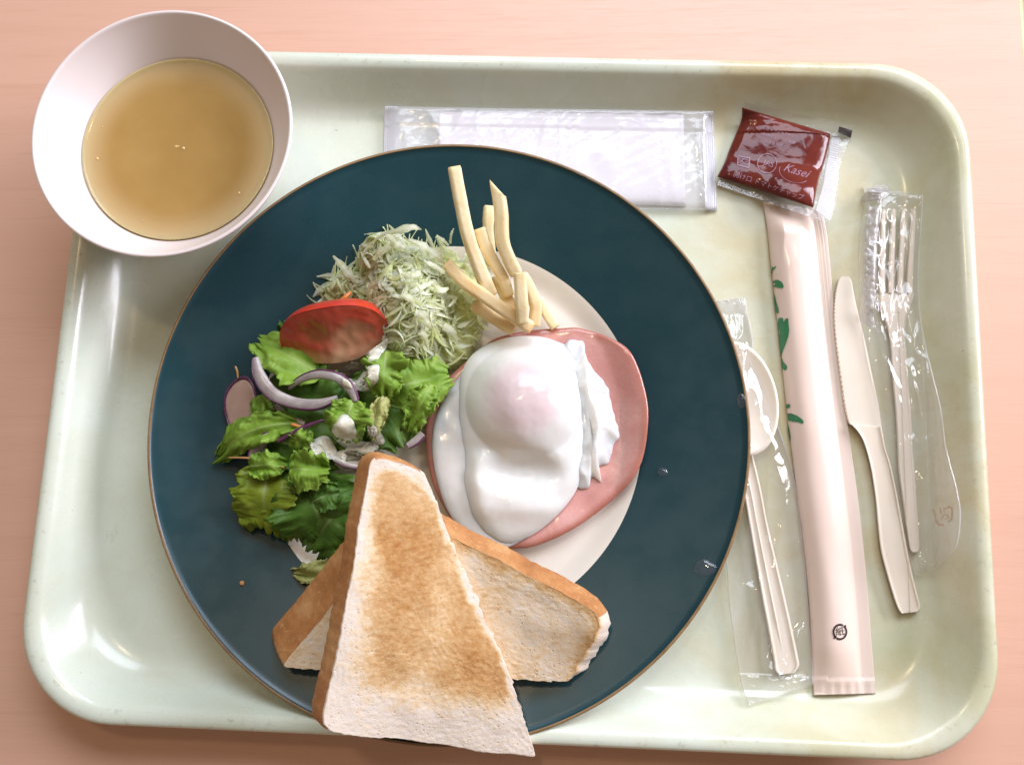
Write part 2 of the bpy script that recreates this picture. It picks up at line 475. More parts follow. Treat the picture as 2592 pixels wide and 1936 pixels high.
# ------------------------------------------------------------------ ham and egg
def xy(p, z): q = P(p, z); return Vector((q.x, q.y))
def build_ham():
    pts = [(390, 410), (560, 265), (700, 212), (870, 187), (1000, 180), (1110, 182), (1250, 230), (1380, 312), (1450, 430), (1500, 600), (1510, 750), (1485, 950), (1425, 1085), (1330, 1190), (1200, 1300), (1050, 1400),
           (900, 1470), (780, 1505), (650, 1505), (520, 1490), (400, 1420), (280, 1250), (210, 1080), (175, 850), (190, 700), (270, 540)]
    out = catmull([xy(Z3(*p), .014) for p in pts], 180, True)
    c = sum(out, Vector((0, 0))) / len(out)
    def zb(x, y):
        t = math.hypot(x - c.x, y - c.y) / .055
        lift = .0045 * sm(.5, 1.05, t) * (.6 + .4 * N3(x * 40, y * 40, 3))
        return max(plate_z(x, y) + .0006, .0062) + .003 + lift
    def th(x, y, t):
        return .0020 * math.sqrt(max(0, 1 - t ** 30)) + .0006 * N3(x * 90, y * 90, 1.7)
    m = NT('cooked_ham')
    edge = m.attr('edge')
    col = m.ramp(m.noise(70, 4, .6), [(.3, (.58, .265, .235)), (.55, (.63, .32, .285)), (.75, (.68, .40, .355))])
    col = m.mix(m.framp(m.noise(520, 4, .7), .60, .72, 0, .5), col, (.80, .55, .48)); col = m.mix(m.framp(m.noise(260, 4, .7), .66, .74, 0, .45), col, (.48, .15, .11))
    col = m.mix(m.framp(edge, .90, .99, 0, .8), col, (.40, .13, .08))
    m.set(Base_Color=col, Roughness=m.framp(m.noise(160, 3), .3, .7, .16, .32)); m.sss(.25, (1, .35, .25), .003)
    m.set(Normal=m.bump(m.noise(380, 4), .16, .0007)); m.b.inputs['Coat Weight'].default_value = .3; m.b.inputs['Coat Roughness'].default_value = .08
    o = slab('ham_slice', out, zb, th, m.m, 34, attrs_fn={'edge': lambda x, y, z, t: t})
    tag(o, 'round slice of pink glossy ham with browned edge under the egg', 'ham')
    return zb
ham_z = build_ham()

def m_eggwhite(name, thin=False):
    m = NT(name)
    y = m.attr('yolk')
    base = (.75, .745, .71) if not thin else (.73, .70, .66)
    col = m.mix(m.framp(y, .0, 1, 0, 1), base, (.69, .56, .56))
    if thin: col = m.mix(m.framp(m.noise(110, 4), .45, .75, 0, .40), col, (.70, .55, .50))
    m.set(Base_Color=col, Roughness=.13 if not thin else .10); m.sss(.75, (1, .8, .62), .006)
    m.b.inputs['Specular IOR Level'].default_value = .5
    m.set(Normal=m.bump(m.noise(230, 4, .6), .14, .0008), Roughness=m.framp(m.noise(180, 4), .3, .7, .10, .26))
    return m.m
def build_egg():
    Zc = .022
    t = thing('poached_egg', 'glossy white poached egg with a veiled pink yolk lying on the ham', 'egg', (*xy(Z3(760, 850), .016), .011))
    thinm = m_eggwhite('egg_film', True); white = m_eggwhite('egg_white')
    yc = xy(Z3(770, 590), .035); dc = xy(Z3(745, 1040), .026); k = .37 / 2200 / 2.36
    zb = lambda x, y: ham_z(x, y) + .0022
    # thin film that ran out around the body
    pts = [(500, 300), (620, 250), (800, 230), (960, 250), (1090, 330), (1120, 600), (1140, 900), (1080, 1150), (880, 1370), (740, 1470), (620, 1512), (520, 1495), (420, 1425), (320, 1300), (258, 1150), (216, 950), (224, 760), (290, 590), (375, 470)]
    out = catmull([xy(Z3(*p), .018) for p in pts], 160, True)
    slab('film', out, zb, lambda x, y, tt: .0034 * math.sqrt(max(0, 1 - tt ** 6)) * sm(.25, .6, tt) + .0006 * N3(x * 160, y * 160, 4) * (1 - tt ** 8), thinm, 26, t, attrs_fn={'yolk': lambda x, y, z, tt: 0.0})
    # main body, split into the white and the yolk dome
    pts = [(440, 345), (545, 268), (660, 226), (800, 212), (910, 226), (1000, 262), (1075, 330), (1105, 450), (1128, 640), (1146, 800), (1135, 1000), (1092, 1145), (1005, 1270), (880, 1385), (760, 1452), (640, 1480), (540, 1430), (465, 1330), (425, 1210), (398, 1090), (402, 990), (378, 850), (358, 670), (376, 480)]
    n = 220
    out = catmull([xy(Z3(*p), .022) for p in pts], n, True)
    c = xy(Z3(760, 830), .026)
    def loc(p, q, ax, ay): return math.hypot((p[0] - q.x) / (ax * k), (p[1] - q.y) / (ay * k))
    def th(x, y, tt):
        p = (x, y)
        body = .0098 * (max(0, 1 - tt ** 2.9)) ** .68
        d = loc(p, yc, 370, 360)
        yolk = .0100 * max(0, 1 - min(1, d) ** 2.2) ** 1.1
        g = loc((x - .0, y), dc, 240, 105)
        dent = -.0062 * math.exp(-g ** 3.2)
        ridge = .0030 * math.exp(-loc(p, xy(Z3(495, 1110), .026), 80, 190) ** 2) + .002 * math.exp(-loc(p, xy(Z3(800, 1270), .026), 260, 70) ** 2)
        side = -.002 * math.exp(-loc(p, xy(Z3(560, 900), .026), 160, 60) ** 2)
        w = (.0007 * N3(x * 90, y * 90, 2) + .0001 * N3(x * 330, y * 330, 8)) * (1 - tt ** 10)
        return max(.0004, body + yolk + dent + ridge + side + w)
    rings = 60
    v, ya, tl = [], [], []
    for r in range(rings + 1):
        tt = 1 - (1 - r / rings) ** (1 / .72)
        for p in out:
            x = lerp(c.x, p[0], tt); y = lerp(c.y, p[1], tt)
            v.append(Vector((x, y, zb(x, y) + .001 + th(x, y, tt)))); d = loc((x, y), xy(Z3(765, 590), .036), 285, 285)
            ya.append(sm(1.12, .5, d) * .8); tl.append(d)
    fw, fy = [], []
    for r in range(rings):
        for q in range(n):
            a = r * n + q; b = r * n + (q + 1) % n
            fw.append((a, a + n, b + n, b))
    lo = len(v)
    for p in out: v.append(Vector((p[0], p[1], zb(p[0], p[1])))); ya.append(0)
    for q in range(n): fw.append((rings * n + q, lo + q, lo + (q + 1) % n, rings * n + (q + 1) % n))
    mesh_obj('white', v, fw, white, t, attrs={'yolk': ya})
    ycen = xy(Z3(765, 590), .036); vy, fy = lathe([(.00001 + .0135 * math.sin(math.pi * q / 16), -.0075 * math.cos(math.pi * q / 16)) for q in range(17)], 40)
    zc = zb(ycen.x, ycen.y) + .0095
    yolkm = simple('yolk', (.78, .36, .06), .3).m
    mesh_obj('yolk', [(a + ycen.x, b + ycen.y, d + zc) for a, b, d in vy], fy, yolkm, t)
    # rumpled frill towards the ham's far edge
    pts = [(1020, 262), (1075, 238), (1130, 254), (1142, 320), (1170, 390), (1215, 445), (1270, 520), (1298, 600), (1318, 700), (1352, 805), (1322, 880), (1280, 985), (1225, 1005), (1200, 1010), (1240, 1098), (1185, 1075), (1165, 1130), (1110, 1150), (1040, 1000), (960, 800), (950, 560), (970, 380)]
    out = catmull([xy(Z3(*p), .02) for p in pts], 260, True)
    fc = sum(out, Vector((0, 0))) / 260
    out = [p + (p - fc).normalized() * (.0010 * N3(p.x * 260, p.y * 260, 1)) for p in out]
    def th2(x, y, tt):
        w = 1 - abs(N3(x * 75, y * 55, 5)) * 1.7
        fold = 1 - abs(N3(x * 150, y * 110, 9)) * 1.8
        fine = 1 - abs(N3(x * 380, y * 380, 12)) * 2
        return (.0022 + .0030 * w + .0010 * fold) * (max(0, 1 - tt ** 3)) ** .7 + .0002
    slab('frill', out, zb, th2, white, 44, t, attrs_fn={'yolk': lambda x, y, z, tt: 0.0})
build_egg()

# ------------------------------------------------------------------ toast
def m_crumb():
    m = NT('toast_crumb')
    br = m.attr('toasted')
    grain = m.noise(1, 4, .65, (330, 620, 330), rot=(0, 0, .35)); cells = m.noise(900, 3, .6)
    fac = m.math('ADD', br, m.math('MULTIPLY', m.math('SUBTRACT', grain, .5), .85))
    col = m.ramp(fac, [(.03, (.72, .635, .545)), (.28, (.74, .58, .39)), (.52, (.62, .405, .20)), (.78, (.48, .255, .095)), (1.0, (.36, .15, .04))])
    col = m.mix(m.framp(cells, .28, .46, .28, 0), col, (.50, .34, .19))
    vo = m.n('ShaderNodeTexVoronoi'); vo.inputs['Scale'].default_value = 520; m.l(m.coord(), vo.inputs['Vector']); holes = m.framp(vo.outputs['Distance'], .10, .34, 1, 0)
    holes = m.math('MULTIPLY', holes, m.framp(m.noise(240, 2), .50, .62)); col = m.mix(m.math('MULTIPLY', holes, .45), col, (.52, .34, .18))
    m.set(Base_Color=col, Roughness=.85); m.b.inputs['Specular IOR Level'].default_value = .2
    m.sss(.12, (1, .7, .4), .002)
    h = m.math('SUBTRACT', m.math('ADD', m.noise(1300, 3, .65), m.math('MULTIPLY', grain, .8)), m.math('MULTIPLY', holes, 1.4))
    m.set(Normal=m.bump(h, .30, .0007))
    return m.m
def m_crust():
    m = NT('toast_crust')
    col = m.ramp(m.noise(55, 5, .65), [(.25, (.30, .115, .035)), (.5, (.46, .205, .07)), (.75, (.62, .35, .15))])
    col = m.mix(m.framp(m.noise(420, 4, .6), .55, .75, 0, .5), col, (.70, .46, .25))
    m.set(Base_Color=col, Roughness=.62); m.b.inputs['Specular IOR Level'].default_value = .3
    m.set(Normal=m.bump(m.noise(520, 4), .4, .0008)); return m.m
MAT['crumb'] = m_crumb(); MAT['crust'] = m_crust()

def build_toast(name, label, corners, T, radii, crust_sides, toast_fn, bend_fn, seed, slant={}):
    """corners: 4 world points of the upper face, in order; side k runs corner k -> k+1"""
    A, B, Cc, Dd = corners
    o = (A + B + Cc + Dd) / 4
    ex = ((B - A) + (Cc - Dd)).normalized(); nz = ((B - A).cross(Dd - A)).normalized()
    if nz.z < 0: nz = -nz
    ex = (ex - nz * ex.dot(nz)).normalized(); ey = nz.cross(ex)
    q = [Vector(((p - o).dot(ex), (p - o).dot(ey))) for p in corners]; res = [(p - o).dot(nz) for p in corners]
    # rounded outline with side flags
    pts, side = [], []
    for k in range(4):
        p, pr, nx = q[k], q[k - 1], q[(k + 1) % 4]
        d0 = (pr - p).normalized(); d1 = (nx - p).normalized(); r = radii[k]
        a, b = p + d0 * r, p + d1 * r
        for s in range(7):
            t = s / 6; pts.append(a * (1 - t) ** 2 + p * 2 * t * (1 - t) + b * t * t); side.append((k - 1) % 4 if t < .5 else k)
        r2 = radii[(k + 1) % 4]; e = nx + (p - nx).normalized() * r2
        m = max(6, int((e - b).length / .0011))
        for s in range(1, m): pts.append(b.lerp(e, s / m)); side.append(k)
    n = len(pts); cen = sum(pts, Vector((0, 0))) / n
    out = []
    for i, p in enumerate(pts):
        d = (p - cen).normalized()
        rough = .0005 if side[i] in crust_sides else .0017
        out.append(p + d * (rough * N3(p.x * 420, p.y * 420, seed) + .0012 * N3(p.x * 60, p.y * 60, seed + 5)))
    def up(p):  # residual warp, bilinear-ish by inverse distance + bend
        w = [1 / ((p - c).length_squared + 1e-5) for c in q]
        return sum(a * b for a, b in zip(w, res)) / sum(w) + bend_fn(p.x, p.y)
    sn = []
    for k in range(4):
        e = (q[(k + 1) % 4] - q[k]).normalized(); nn = Vector((e.y, -e.x))
        if nn.dot(q[k] - cen) < 0: nn = -nn
        sn.append(nn * slant.get(k, 0.0))
    slant_at = [sn[side[i]] for i in range(n)]
    for _ in range(10): slant_at = [(slant_at[i - 1] + slant_at[i] * 2 + slant_at[(i + 1) % n]) / 4 for i in range(n)]
    rings = 64
    layers = []
    for r in range(1, rings + 1): layers.append((.985 * (1 - (1 - r / rings) ** 1.25), 0.0, 'top'))
    layers += [(.993, -.0004, 'edge'), (.9985, -.0012, 'edge'), (1.0, -.0026, 'side'), (1.006, -T * .35, 'side'), (1.008, -T * .6, 'side'), (1.004, -T * .85, 'side'), (.995, -T * .97, 'side'), (.98, -T, 'bot'), (.5, -T, 'bot')]
    v, tv, at = [], [], []
    def W(p, z): return o + ex * p.x + ey * p.y + nz * (z + up(p))
    v.append(W(cen, 0)); at.append(toast_fn(cen, W(cen, 0)))
    for li, (s, z, kind) in enumerate(layers):
        for i, p in enumerate(out):
            pp = cen + (p - cen) * s
            zz = z
            sl = slant_at[i]
            if kind in ('side', 'bot') and sl.length: pp = pp + sl * (min(1, -z / T) if kind == 'side' else 1.0) * s
            if kind == 'top': zz += .00022 * N3(pp.x * 700, pp.y * 700, seed) + .0005 * N3(pp.x * 110, pp.y * 110, seed + 2) - .0004
            if kind == 'side' and side[i] not in crust_sides: pp = pp + (pp - cen).normalized() * .0006 * N3(pp.x * 500, z * 500 + pp.y * 500, seed + 3)
            w = W(pp, zz); v.append(w)
            at.append(toast_fn(pp, w) if kind in ('top', 'bot') else (toast_fn(pp, w) * .75 if kind == 'edge' else 0.06))
    v.append(W(cen, -T)); at.append(.5)
    crumb, crust = [], []
    for k in range(n): crumb.append((0, 1 + k, 1 + (k + 1) % n))
    for li in range(len(layers) - 1):
        for k in range(n):
            k2 = (k + 1) % n
            a, b = 1 + li * n + k, 1 + li * n + k2
            fc = (a, a + n, b + n, b)
            kk = layers[li + 1][2]
            (crust if kk in ('side', 'edge') and side[k] in crust_sides and li >= rings + crust_sides[side[k]] else crumb).append(fc)
    l0 = 1 + (len(layers) - 1) * n
    for k in range(n): crumb.append((l0 + k, len(v) - 1, l0 + (k + 1) % n))
    t = thing(name, label, 'toast', (o.x, o.y, min(x.z for x in v)))
    for nm, fs, mat in (('crumb', crumb, MAT['crumb']), ('crust', crust, MAT['crust'])):
        ids = sorted({i for f in fs for i in f}); mp = {a: b for b, a in enumerate(ids)}
        mesh_obj(nm, [v[i] for i in ids], [tuple(mp[i] for i in f) for f in fs], mat, t, attrs={'toasted': [at[i] for i in ids]})
    return q

def build_toasts():
    def inset(p, q, k):   # distance of p from side k of polygon q
        a, b = q[k], q[(k + 1) % 4]; d = (b - a).normalized(); return abs(d.x * (p - a).y - d.y * (p - a).x)
    # front slice: TL, TR (short crust), BR, BL; side 0 top crust, 1 cut, 2 bottom crust, 3 long crust
    c1 = [P(ZT(590, 125), .064), P(ZT(842, 195), .053), P(ZT(1462, 1668), .032), P(ZT(335, 1500), .062)]
    o = sum(c1, Vector((0, 0, 0))) / 4
    def frame(c):
        A, B, C_, D_ = c; o = (A + B + C_ + D_) / 4
        ex = ((B - A) + (C_ - D_)).normalized(); nz = ((B - A).cross(D_ - A)).normalized()
        if nz.z < 0: nz = -nz
        ex = (ex - nz * ex.dot(nz)).normalized(); ey = nz.cross(ex)
        return [Vector(((p - o).dot(ex), (p - o).dot(ey))) for p in c]
    q1 = frame(c1)
    def tf1(p, w):
        n1 = .006 * N3(p.x * 70, p.y * 70, 1) + .002 * N3(p.x * 260, p.y * 260, 2)
        vv = max(0, min(1, (q1[0].y - p.y) / (q1[0].y - q1[3].y))); l = sm(-.001 + .003 * vv, .009 + .013 * vv, inset(p, q1, 3) + n1); b = sm(.009, .030, inset(p, q1, 2) + n1); t = sm(.003, .008, inset(p, q1, 0) + n1 * .5); r = sm(.0006, .004, inset(p, q1, 1) + n1 * .5)
        m = .66 + .34 * N3(p.x * 45, p.y * 34, 7) + .12 * N3(p.x * 130, p.y * 90, 3)
        return .03 + l * b * t * r * m
    def bend1(x, y): return -.012 * sm(.02, .09, x - y * .75) * sm(.0, .07, -y) - .0016 * sm(.0, .05, abs(y))
    build_toast('toast_slice', 'golden toasted bread slice, upper of two, overhanging the plate edge', c1, .0135, [.006, .008, .003, .007], {0: -1, 2: 1, 3: 1}, tf1, bend1, 11.0, {0: .0018, 3: .0012})
    c2 = [P(D(878, 1105), .042), P(D(1308, 1330), .037), P(D(1238, 1474), .0265), P(D(604, 1442), .0285)]
    q2 = frame(c2)
    def tf2(p, w):
        n1 = .004 * N3(p.x * 80, p.y * 80, 4)
        m = .25 + .18 * N3(p.x * 60, p.y * 60, 17) + .1 * N3(p.x * 200, p.y * 150, 8)
        e = sm(.006, .0, inset(p, q2, 0) + n1 * .4) * .4 + sm(.006, 0, inset(p, q2, 1) + n1 * .4) * .35
        return max(.05, m + e)
    build_toast('toast_slice', 'toasted bread slice with cut side down, mostly under the other slice', c2, .0135, [.006, .008, .003, .003], {0: 0, 3: 0}, tf2, lambda x, y: 0.0, 23.0, {0: .0035, 1: .006, 3: .014})
build_toasts()

# ------------------------------------------------------------------ French fries
def build_fries():
    m = NT('french_fry')
    col = m.ramp(m.noise(90, 4, .6), [(.3, (.84, .69, .38)), (.55, (.87, .77, .50)), (.75, (.82, .62, .29))])
    br = m.attr('browned')  # real browning, plus painted shade on the two buried fries
    col = m.mix(m.math('MULTIPLY', br, .8), col, (.74, .42, .13))
    m.set(Base_Color=col, Roughness=.5); m.sss(.3, (1, .7, .35), .003)
    m.set(Normal=m.bump(m.noise(700, 4), .28, .0006)); m.b.inputs['Specular IOR Level'].default_value = .4
    K = 1 / 3.515 * .385 / 2200
    specs = [
        ([(525, 150, .050), (585, 470, .045), (648, 760, .040), (745, 1040, .033), (850, 1290, .025)], 112, 0, .15, 'tall pale French fry tilting furthest over the teal rim'),
        ([(915, 350, .042), (945, 560, .039), (955, 800, .035), (1010, 960, .031), (1075, 1095, .026)], 118, .75, .1, 'French fry with a slanted pointed tip over the teal rim'),
        ([(838, 500, .026), (828, 680, .024), (835, 860, .020), (860, 1020, .015)], 100, 0, .1, 'short French fry tucked behind the pointed one'),
        ([(752, 695, .036), (808, 860, .033), (890, 1020, .029), (960, 1140, .025), (1010, 1290, .020)], 106, 0, .35, 'French fry wedged between the tall fry and the pointed fry'),
        ([(462, 1010, .031), (610, 1170, .031), (780, 1290, .030), (980, 1430, .028), (1210, 1585, .0225)], 116, 0, .75, 'golden French fry crossing diagonally from cabbage to ham'),
        ([(1108, 1090, .036), (1118, 1230, .034), (1125, 1380, .031), (1135, 1530, .027)], 112, 0, .2, 'stubby upright French fry nearest the middle of the fries bundle'),
        ([(1120, 1110, .026), (1200, 1250, .023), (1250, 1390, .020), (1235, 1560, .0165)], 108, 0, .4, 'bent French fry between the stubby fry and the bare cream plate'),
        ([(1270, 1330, .014), (1350, 1460, .013), (1430, 1580, .0125)], 96, 0, .3, 'French fry lying lowest on the cream plate beside the ham'),
        ([(700, 1370, .021), (850, 1480, .020), (1060, 1600, .0185)], 112, 0, .7, 'shaded golden French fry under the diagonal one'),  # shade from the fry above is put into its browning
        ([(900, 1130, .0175), (980, 1290, .0175), (1060, 1450, .0165)], 112, 0, .8, 'shaded golden French fry deep inside the fries bundle'),  # shaded between other fries; that dark is put into its colour
    ]
    for k, (pts, w, point, brn_shade, label) in enumerate(specs):
        n = 30
        path = catmull([P(ZF(a, b), z) for a, b, z in pts], n)
        h = w * K / 2; rnd = random.Random(k)
        tw = rnd.uniform(-.25, .25); asp = rnd.uniform(.85, 1.05)
        def sec(i, t, h=h, tw=tw, asp=asp, k=k, point=point):
            s = 1 + .10 * N3(t * 4, k * 3.1, 2) + .03 * N3(t * 19, k, 5)
            out = []
            for q in range(16):
                a = q / 16 * 2 * math.pi
                ca, sa = math.cos(a), math.sin(a); p = 9.0
                r = (abs(ca) ** p + abs(sa) ** p) ** (-1 / p)
                x, y = ca * r * h * s, sa * r * h * asp * s
                if t == 0 or t == 1: x *= .9; y *= .9
                out.append((x * math.cos(tw) - y * math.sin(tw), x * math.sin(tw) + y * math.cos(tw)))
            return out
        v, f = sweep(path, sec)
        if point:   # slanted cut end
            T = (path[0] - path[3]).normalized(); S = T.cross(Vector((0, 0, 1))).normalized()
            for i in range(3 * 16):
                r = i // 16
                o = (v[i] - path[r]).dot(S)
                v[i] = v[i] + T * (o * (1.1 if S.x < 0 else -1.1) * (1 - r / 3) * 1.4)
        at = [max(0, min(1, brn_shade * (.6 + .8 * N3(x.x * 120, x.y * 120, x.z * 120)) + (.45 if i < 16 or i >= len(v) - 16 else 0))) for i, x in enumerate(v)]
        o = mesh_obj('french_fry', v, f, m.m, attrs={'browned': at})
        tag(o, label, 'fry', 'French fries on the plate')
build_fries()

# ------------------------------------------------------------------ shredded cabbage
def build_cabbage():
    def mk(name, c0, c1):
        m = NT(name); m.t.nodes.remove(m.b)
        g = m.attr('green')
        col = m.mix(g, c0, c1)
        pb = m.n('ShaderNodeBsdfPrincipled'); m.l(col, pb.inputs['Base Color']); pb.inputs['Roughness'].default_value = .38; pb.inputs['Subsurface Weight'].default_value = .6; pb.inputs['Subsurface Radius'].default_value = (1, 1, .5); pb.inputs['Subsurface Scale'].default_value = .004
        m.l(m.bump(m.noise(900, 2), .15, .0004), pb.inputs['Normal'])
        tr = m.n('ShaderNodeBsdfTranslucent'); m.l(m.mix(.45, col, (.90, .95, .55)), tr.inputs[0])
        mx = m.n('ShaderNodeMixShader'); mx.inputs[0].default_value = .30
        m.l(pb.outputs[0], mx.inputs[1]); m.l(tr.outputs[0], mx.inputs[2]); m.l(mx.outputs[0], m.out.inputs['Surface'])
        return m.m
    mat = mk('cabbage', (.95, .97, .76), (.86, .93, .40))
    rnd = random.Random(5)
    k = .375 / 2200 / 2.36
    hc = xy(Z2(1265, 690), .020); rx, ry, H = 300 * k, 420 * k, .032
    lobes = [(hc, rx, ry, H), (xy(Z2(1500, 720), .012), 230 * k, 390 * k, .015), (xy(Z2(930, 610), .012), 190 * k, 130 * k, .011), (xy(Z2(1130, 420), .016), 190 * k, 170 * k, .022)]
    def dome(x, y):
        z = 0
        for (c, a, b, h) in lobes:
            d = ((x - c.x) / a) ** 2 + ((y - c.y) / b) ** 2
            if d < 1: z = max(z, h * (1 - d) ** .55)
        return plate_z(x, y) + z
    t = thing('cabbage_heap', 'heap of finely shredded pale green cabbage between tomato and fries', 'cabbage', (hc.x, hc.y, .0055))
    def strand(x, y, ang, L, w, lift, curl, green, drop=0.0, zoff=0.0):
        n = max(6, int(L / .0016)); pts = []
        a = ang; px, py = x, y; bendr = rnd.gauss(0, curl)
        ph = rnd.random() * 9
        for i in range(n):
            s = i / (n - 1)
            z = dome(px, py) + zoff + lift * math.sin(math.pi * s * .9 + .15) + .0008 * math.sin(ph + s * 7)
            pts.append(Vector((px, py, max(z, plate_z(px, py) + .0012))))
            a += bendr * .16 + rnd.gauss(0, .05)
            px += math.cos(a) * L / n; py += math.sin(a) * L / n
        # smooth heights so shreds arch instead of following every step
        for _ in range(2):
            pts = [pts[0]] + [(pts[i - 1] + pts[i] * 2 + pts[i + 1]) / 4 for i in range(1, n - 1)] + [pts[-1]]
        roll = rnd.uniform(-.3, .3); th = .00022 + w * .06
        def sec(i, s):
            ww = w / 2 * (.12 + .88 * math.sin(math.pi * min(1, max(0.03, .06 + s * .92))) ** .6) * (1 + .55 * N3(s * 5, ph, 1))
            r = roll + s * curl * .6; c, q = math.cos(r), math.sin(r)
            return [(c * a_ - q * b_, q * a_ + c * b_) for a_, b_ in ((-ww, 0), (0, -th * .5), (ww, .0002), (0, th))]
        v, f = sweep(pts, sec)
        gs = [max(0, min(1, green + .25 * N3(i * .07, ph, 3))) for i in range(len(v))]
        return v, f, gs
    # inner mass
    v, f, gs = [], [], []
    def add(o): 
        b = len(v); v.extend(o[0]); f.extend([tuple(i + b for i in q) for q in o[1]]); gs.extend(o[2])
    singles = []
    gx = 60
    xs0 = min(c.x - a for c, a, b, h in lobes); xs1 = max(c.x + a for c, a, b, h in lobes); ys0 = min(c.y - b for c, a, b, h in lobes); ys1 = max(c.y + b for c, a, b, h in lobes)
    cv, cf, idx = [], [], {}
    for j in range(gx):
        for i in range(gx):
            x = lerp(xs0, xs1, i / (gx - 1)); y = lerp(ys0, ys1, j / (gx - 1)); hh = dome(x, y) - plate_z(x, y)
            if hh > .002: idx[(i, j)] = len(cv); cv.append((x, y, plate_z(x, y) + max(.0005, hh - .0006 + .0012 * N3(x * 260, y * 260, 4))))
    for (i, j) in idx:
        q = [(i, j), (i + 1, j), (i + 1, j + 1), (i, j + 1)]
        if all(z in idx for z in q): cf.append(tuple(idx[z] for z in q))
    mesh_obj('inner_mass', cv, cf, mat, t, attrs={'green': [.75 + .25 * N3(a * 300, b * 300, 2) for a, b, c in cv]})['kind'] = 'stuff'
    for i in range(980):
        lobe = lobes[0] if rnd.random() < .70 else rnd.choice(lobes[1:])
        c, a, b, h = lobe
        r = math.sqrt(rnd.random()) * 1.0; th = rnd.random() * 2 * math.pi
        x, y = c.x + a * r * math.cos(th), c.y + b * r * math.sin(th)
        inner = i < 300
        L = rnd.uniform(.007, .017); w = rnd.choice([.0012, .0016, .0020, .0025, .0032]) * rnd.uniform(.8, 1.2)
        depth = -rnd.uniform(.001, .005) if inner else rnd.uniform(-.0015, .0015)
        hrel = (dome(x, y) - .005) / .032
        green = (rnd.uniform(.45, 1.0) if inner else max(0, rnd.gauss(.46, .28) - .55 * max(0, hrel - .5))) + (.3 if lobe is lobes[1] else 0)
        s = strand(x, y, rnd.random() * 6.3, L, w, rnd.uniform(0, .0025), rnd.uniform(.8, 2.6), min(1, green), 0, depth)
        if not inner and len(singles) < 260 and L > .009 and w > .0014: singles.append(s)
        else: add(s)
    mass = mesh_obj('shred_mass', v, f, mat, t, False, attrs={'green': gs}); mass['kind'] = 'stuff'
    for s in singles: mesh_obj('shred', s[0], s[1], mat, t, False, attrs={'green': s[2]})
    # shreds that stick out of the heap, seen one by one in the photograph
    special = [([(985, 385, .030), (1030, 330, .033), (1105, 275, .037), (1200, 245, .040), (1290, 225, .041), (1335, 240, .036)], [14, 16, 22, 62, 52, 12]),
               ([(810, 398, .018), (850, 440, .021), (900, 500, .021), (960, 560, .019)], [14, 52, 60, 40]),
               ([(845, 505, .018), (900, 520, .020), (960, 525, .020)], [40, 60, 30]),
               ([(975, 375, .026), (1000, 420, .029), (1030, 470, .029)], [12, 34, 20]),
               ([(1130, 265, .038), (1170, 310, .041), (1240, 350, .042)], [40, 60, 40]),
               ([(1260, 300, .041), (1350, 340, .040), (1430, 400, .036), (1480, 450, .030)], [20, 70, 60, 25]),
               ([(1050, 420, .034), (1110, 360, .038), (1180, 330, .040)], [30, 60, 30]),
               ([(1425, 280, .017), (1460, 300, .018), (1500, 335, .016)], [30, 36, 20]),
               ([(1530, 232, .020), (1515, 270, .019), (1510, 320, .015)], [10, 24, 24]),
               ([(1300, 560, .040), (1330, 600, .041), (1335, 660, .040)], [14, 20, 14]),
               ([(1480, 640, .026), (1540, 650, .025), (1500, 700, .027)], [30, 36, 20]),
               ([(1180, 690, .038), (1220, 640, .041), (1280, 660, .041), (1290, 720, .039)], [30, 50, 44, 20]),
               ([(1070, 720, .030), (1110, 750, .030), (1180, 790, .030)], [20, 50, 16]),
               ([(1310, 830, .032), (1350, 870, .033), (1380, 960, .029)], [40, 56, 20]),
               ([(1470, 810, .025), (1520, 850, .023), (1550, 920, .018)], [50, 60, 16]),
               ([(1400, 1030, .018), (1440, 1050, .019), (1485, 1060, .017)], [50, 72, 20]),
               ([(1190, 960, .018), (1230, 1020, .017), (1275, 1055, .015)], [20, 30, 14]),
               ([(1350, 430, .040), (1420, 460, .037), (1520, 530, .028)], [24, 40, 16]),
               ([(1220, 500, .042), (1280, 520, .043), (1330, 490, .042)], [40, 60, 30]),
               ([(1400, 560, .037), (1450, 600, .034), (1500, 590, .030)], [40, 60, 20]),
               ([(1300, 730, .039), (1350, 760, .038), (1390, 830, .034)], [50, 70, 30]),
               ([(1240, 850, .034), (1300, 800, .036), (1340, 790, .036)], [20, 40, 20]),
               ([(1100, 560, .036), (1150, 600, .038), (1160, 650, .037)], [20, 46, 20])]
    for pts, ws in special:
        n = 22; path = catmull([P(Z2(a, b), z) for a, b, z in pts], n); wv = catmull([Vector((w, 0)) for w in ws], n); ph = rnd.random() * 9
        def sec(i, s):
            w = wv[i].x * .72 * k / 2 * (1 + .5 * N3(s * 8, ph, 0)); h = .00025 + w * .05; e = w * .55 * N3(s * 5, ph, 4)
            return [(-w, e + .0003), (-w * .3, -h * .4), (w * (1 + .5 * N3(s * 11, ph, 7)), -e), (w * .2, h + .3 * abs(e))]
        vv, ff = sweep(path, sec)
        mesh_obj('shred', vv, ff, mat, t, False, attrs={'green': [max(0, .22 + .25 * N3(i * .05, ph, 1)) for i in range(len(vv))]})
build_cabbage()

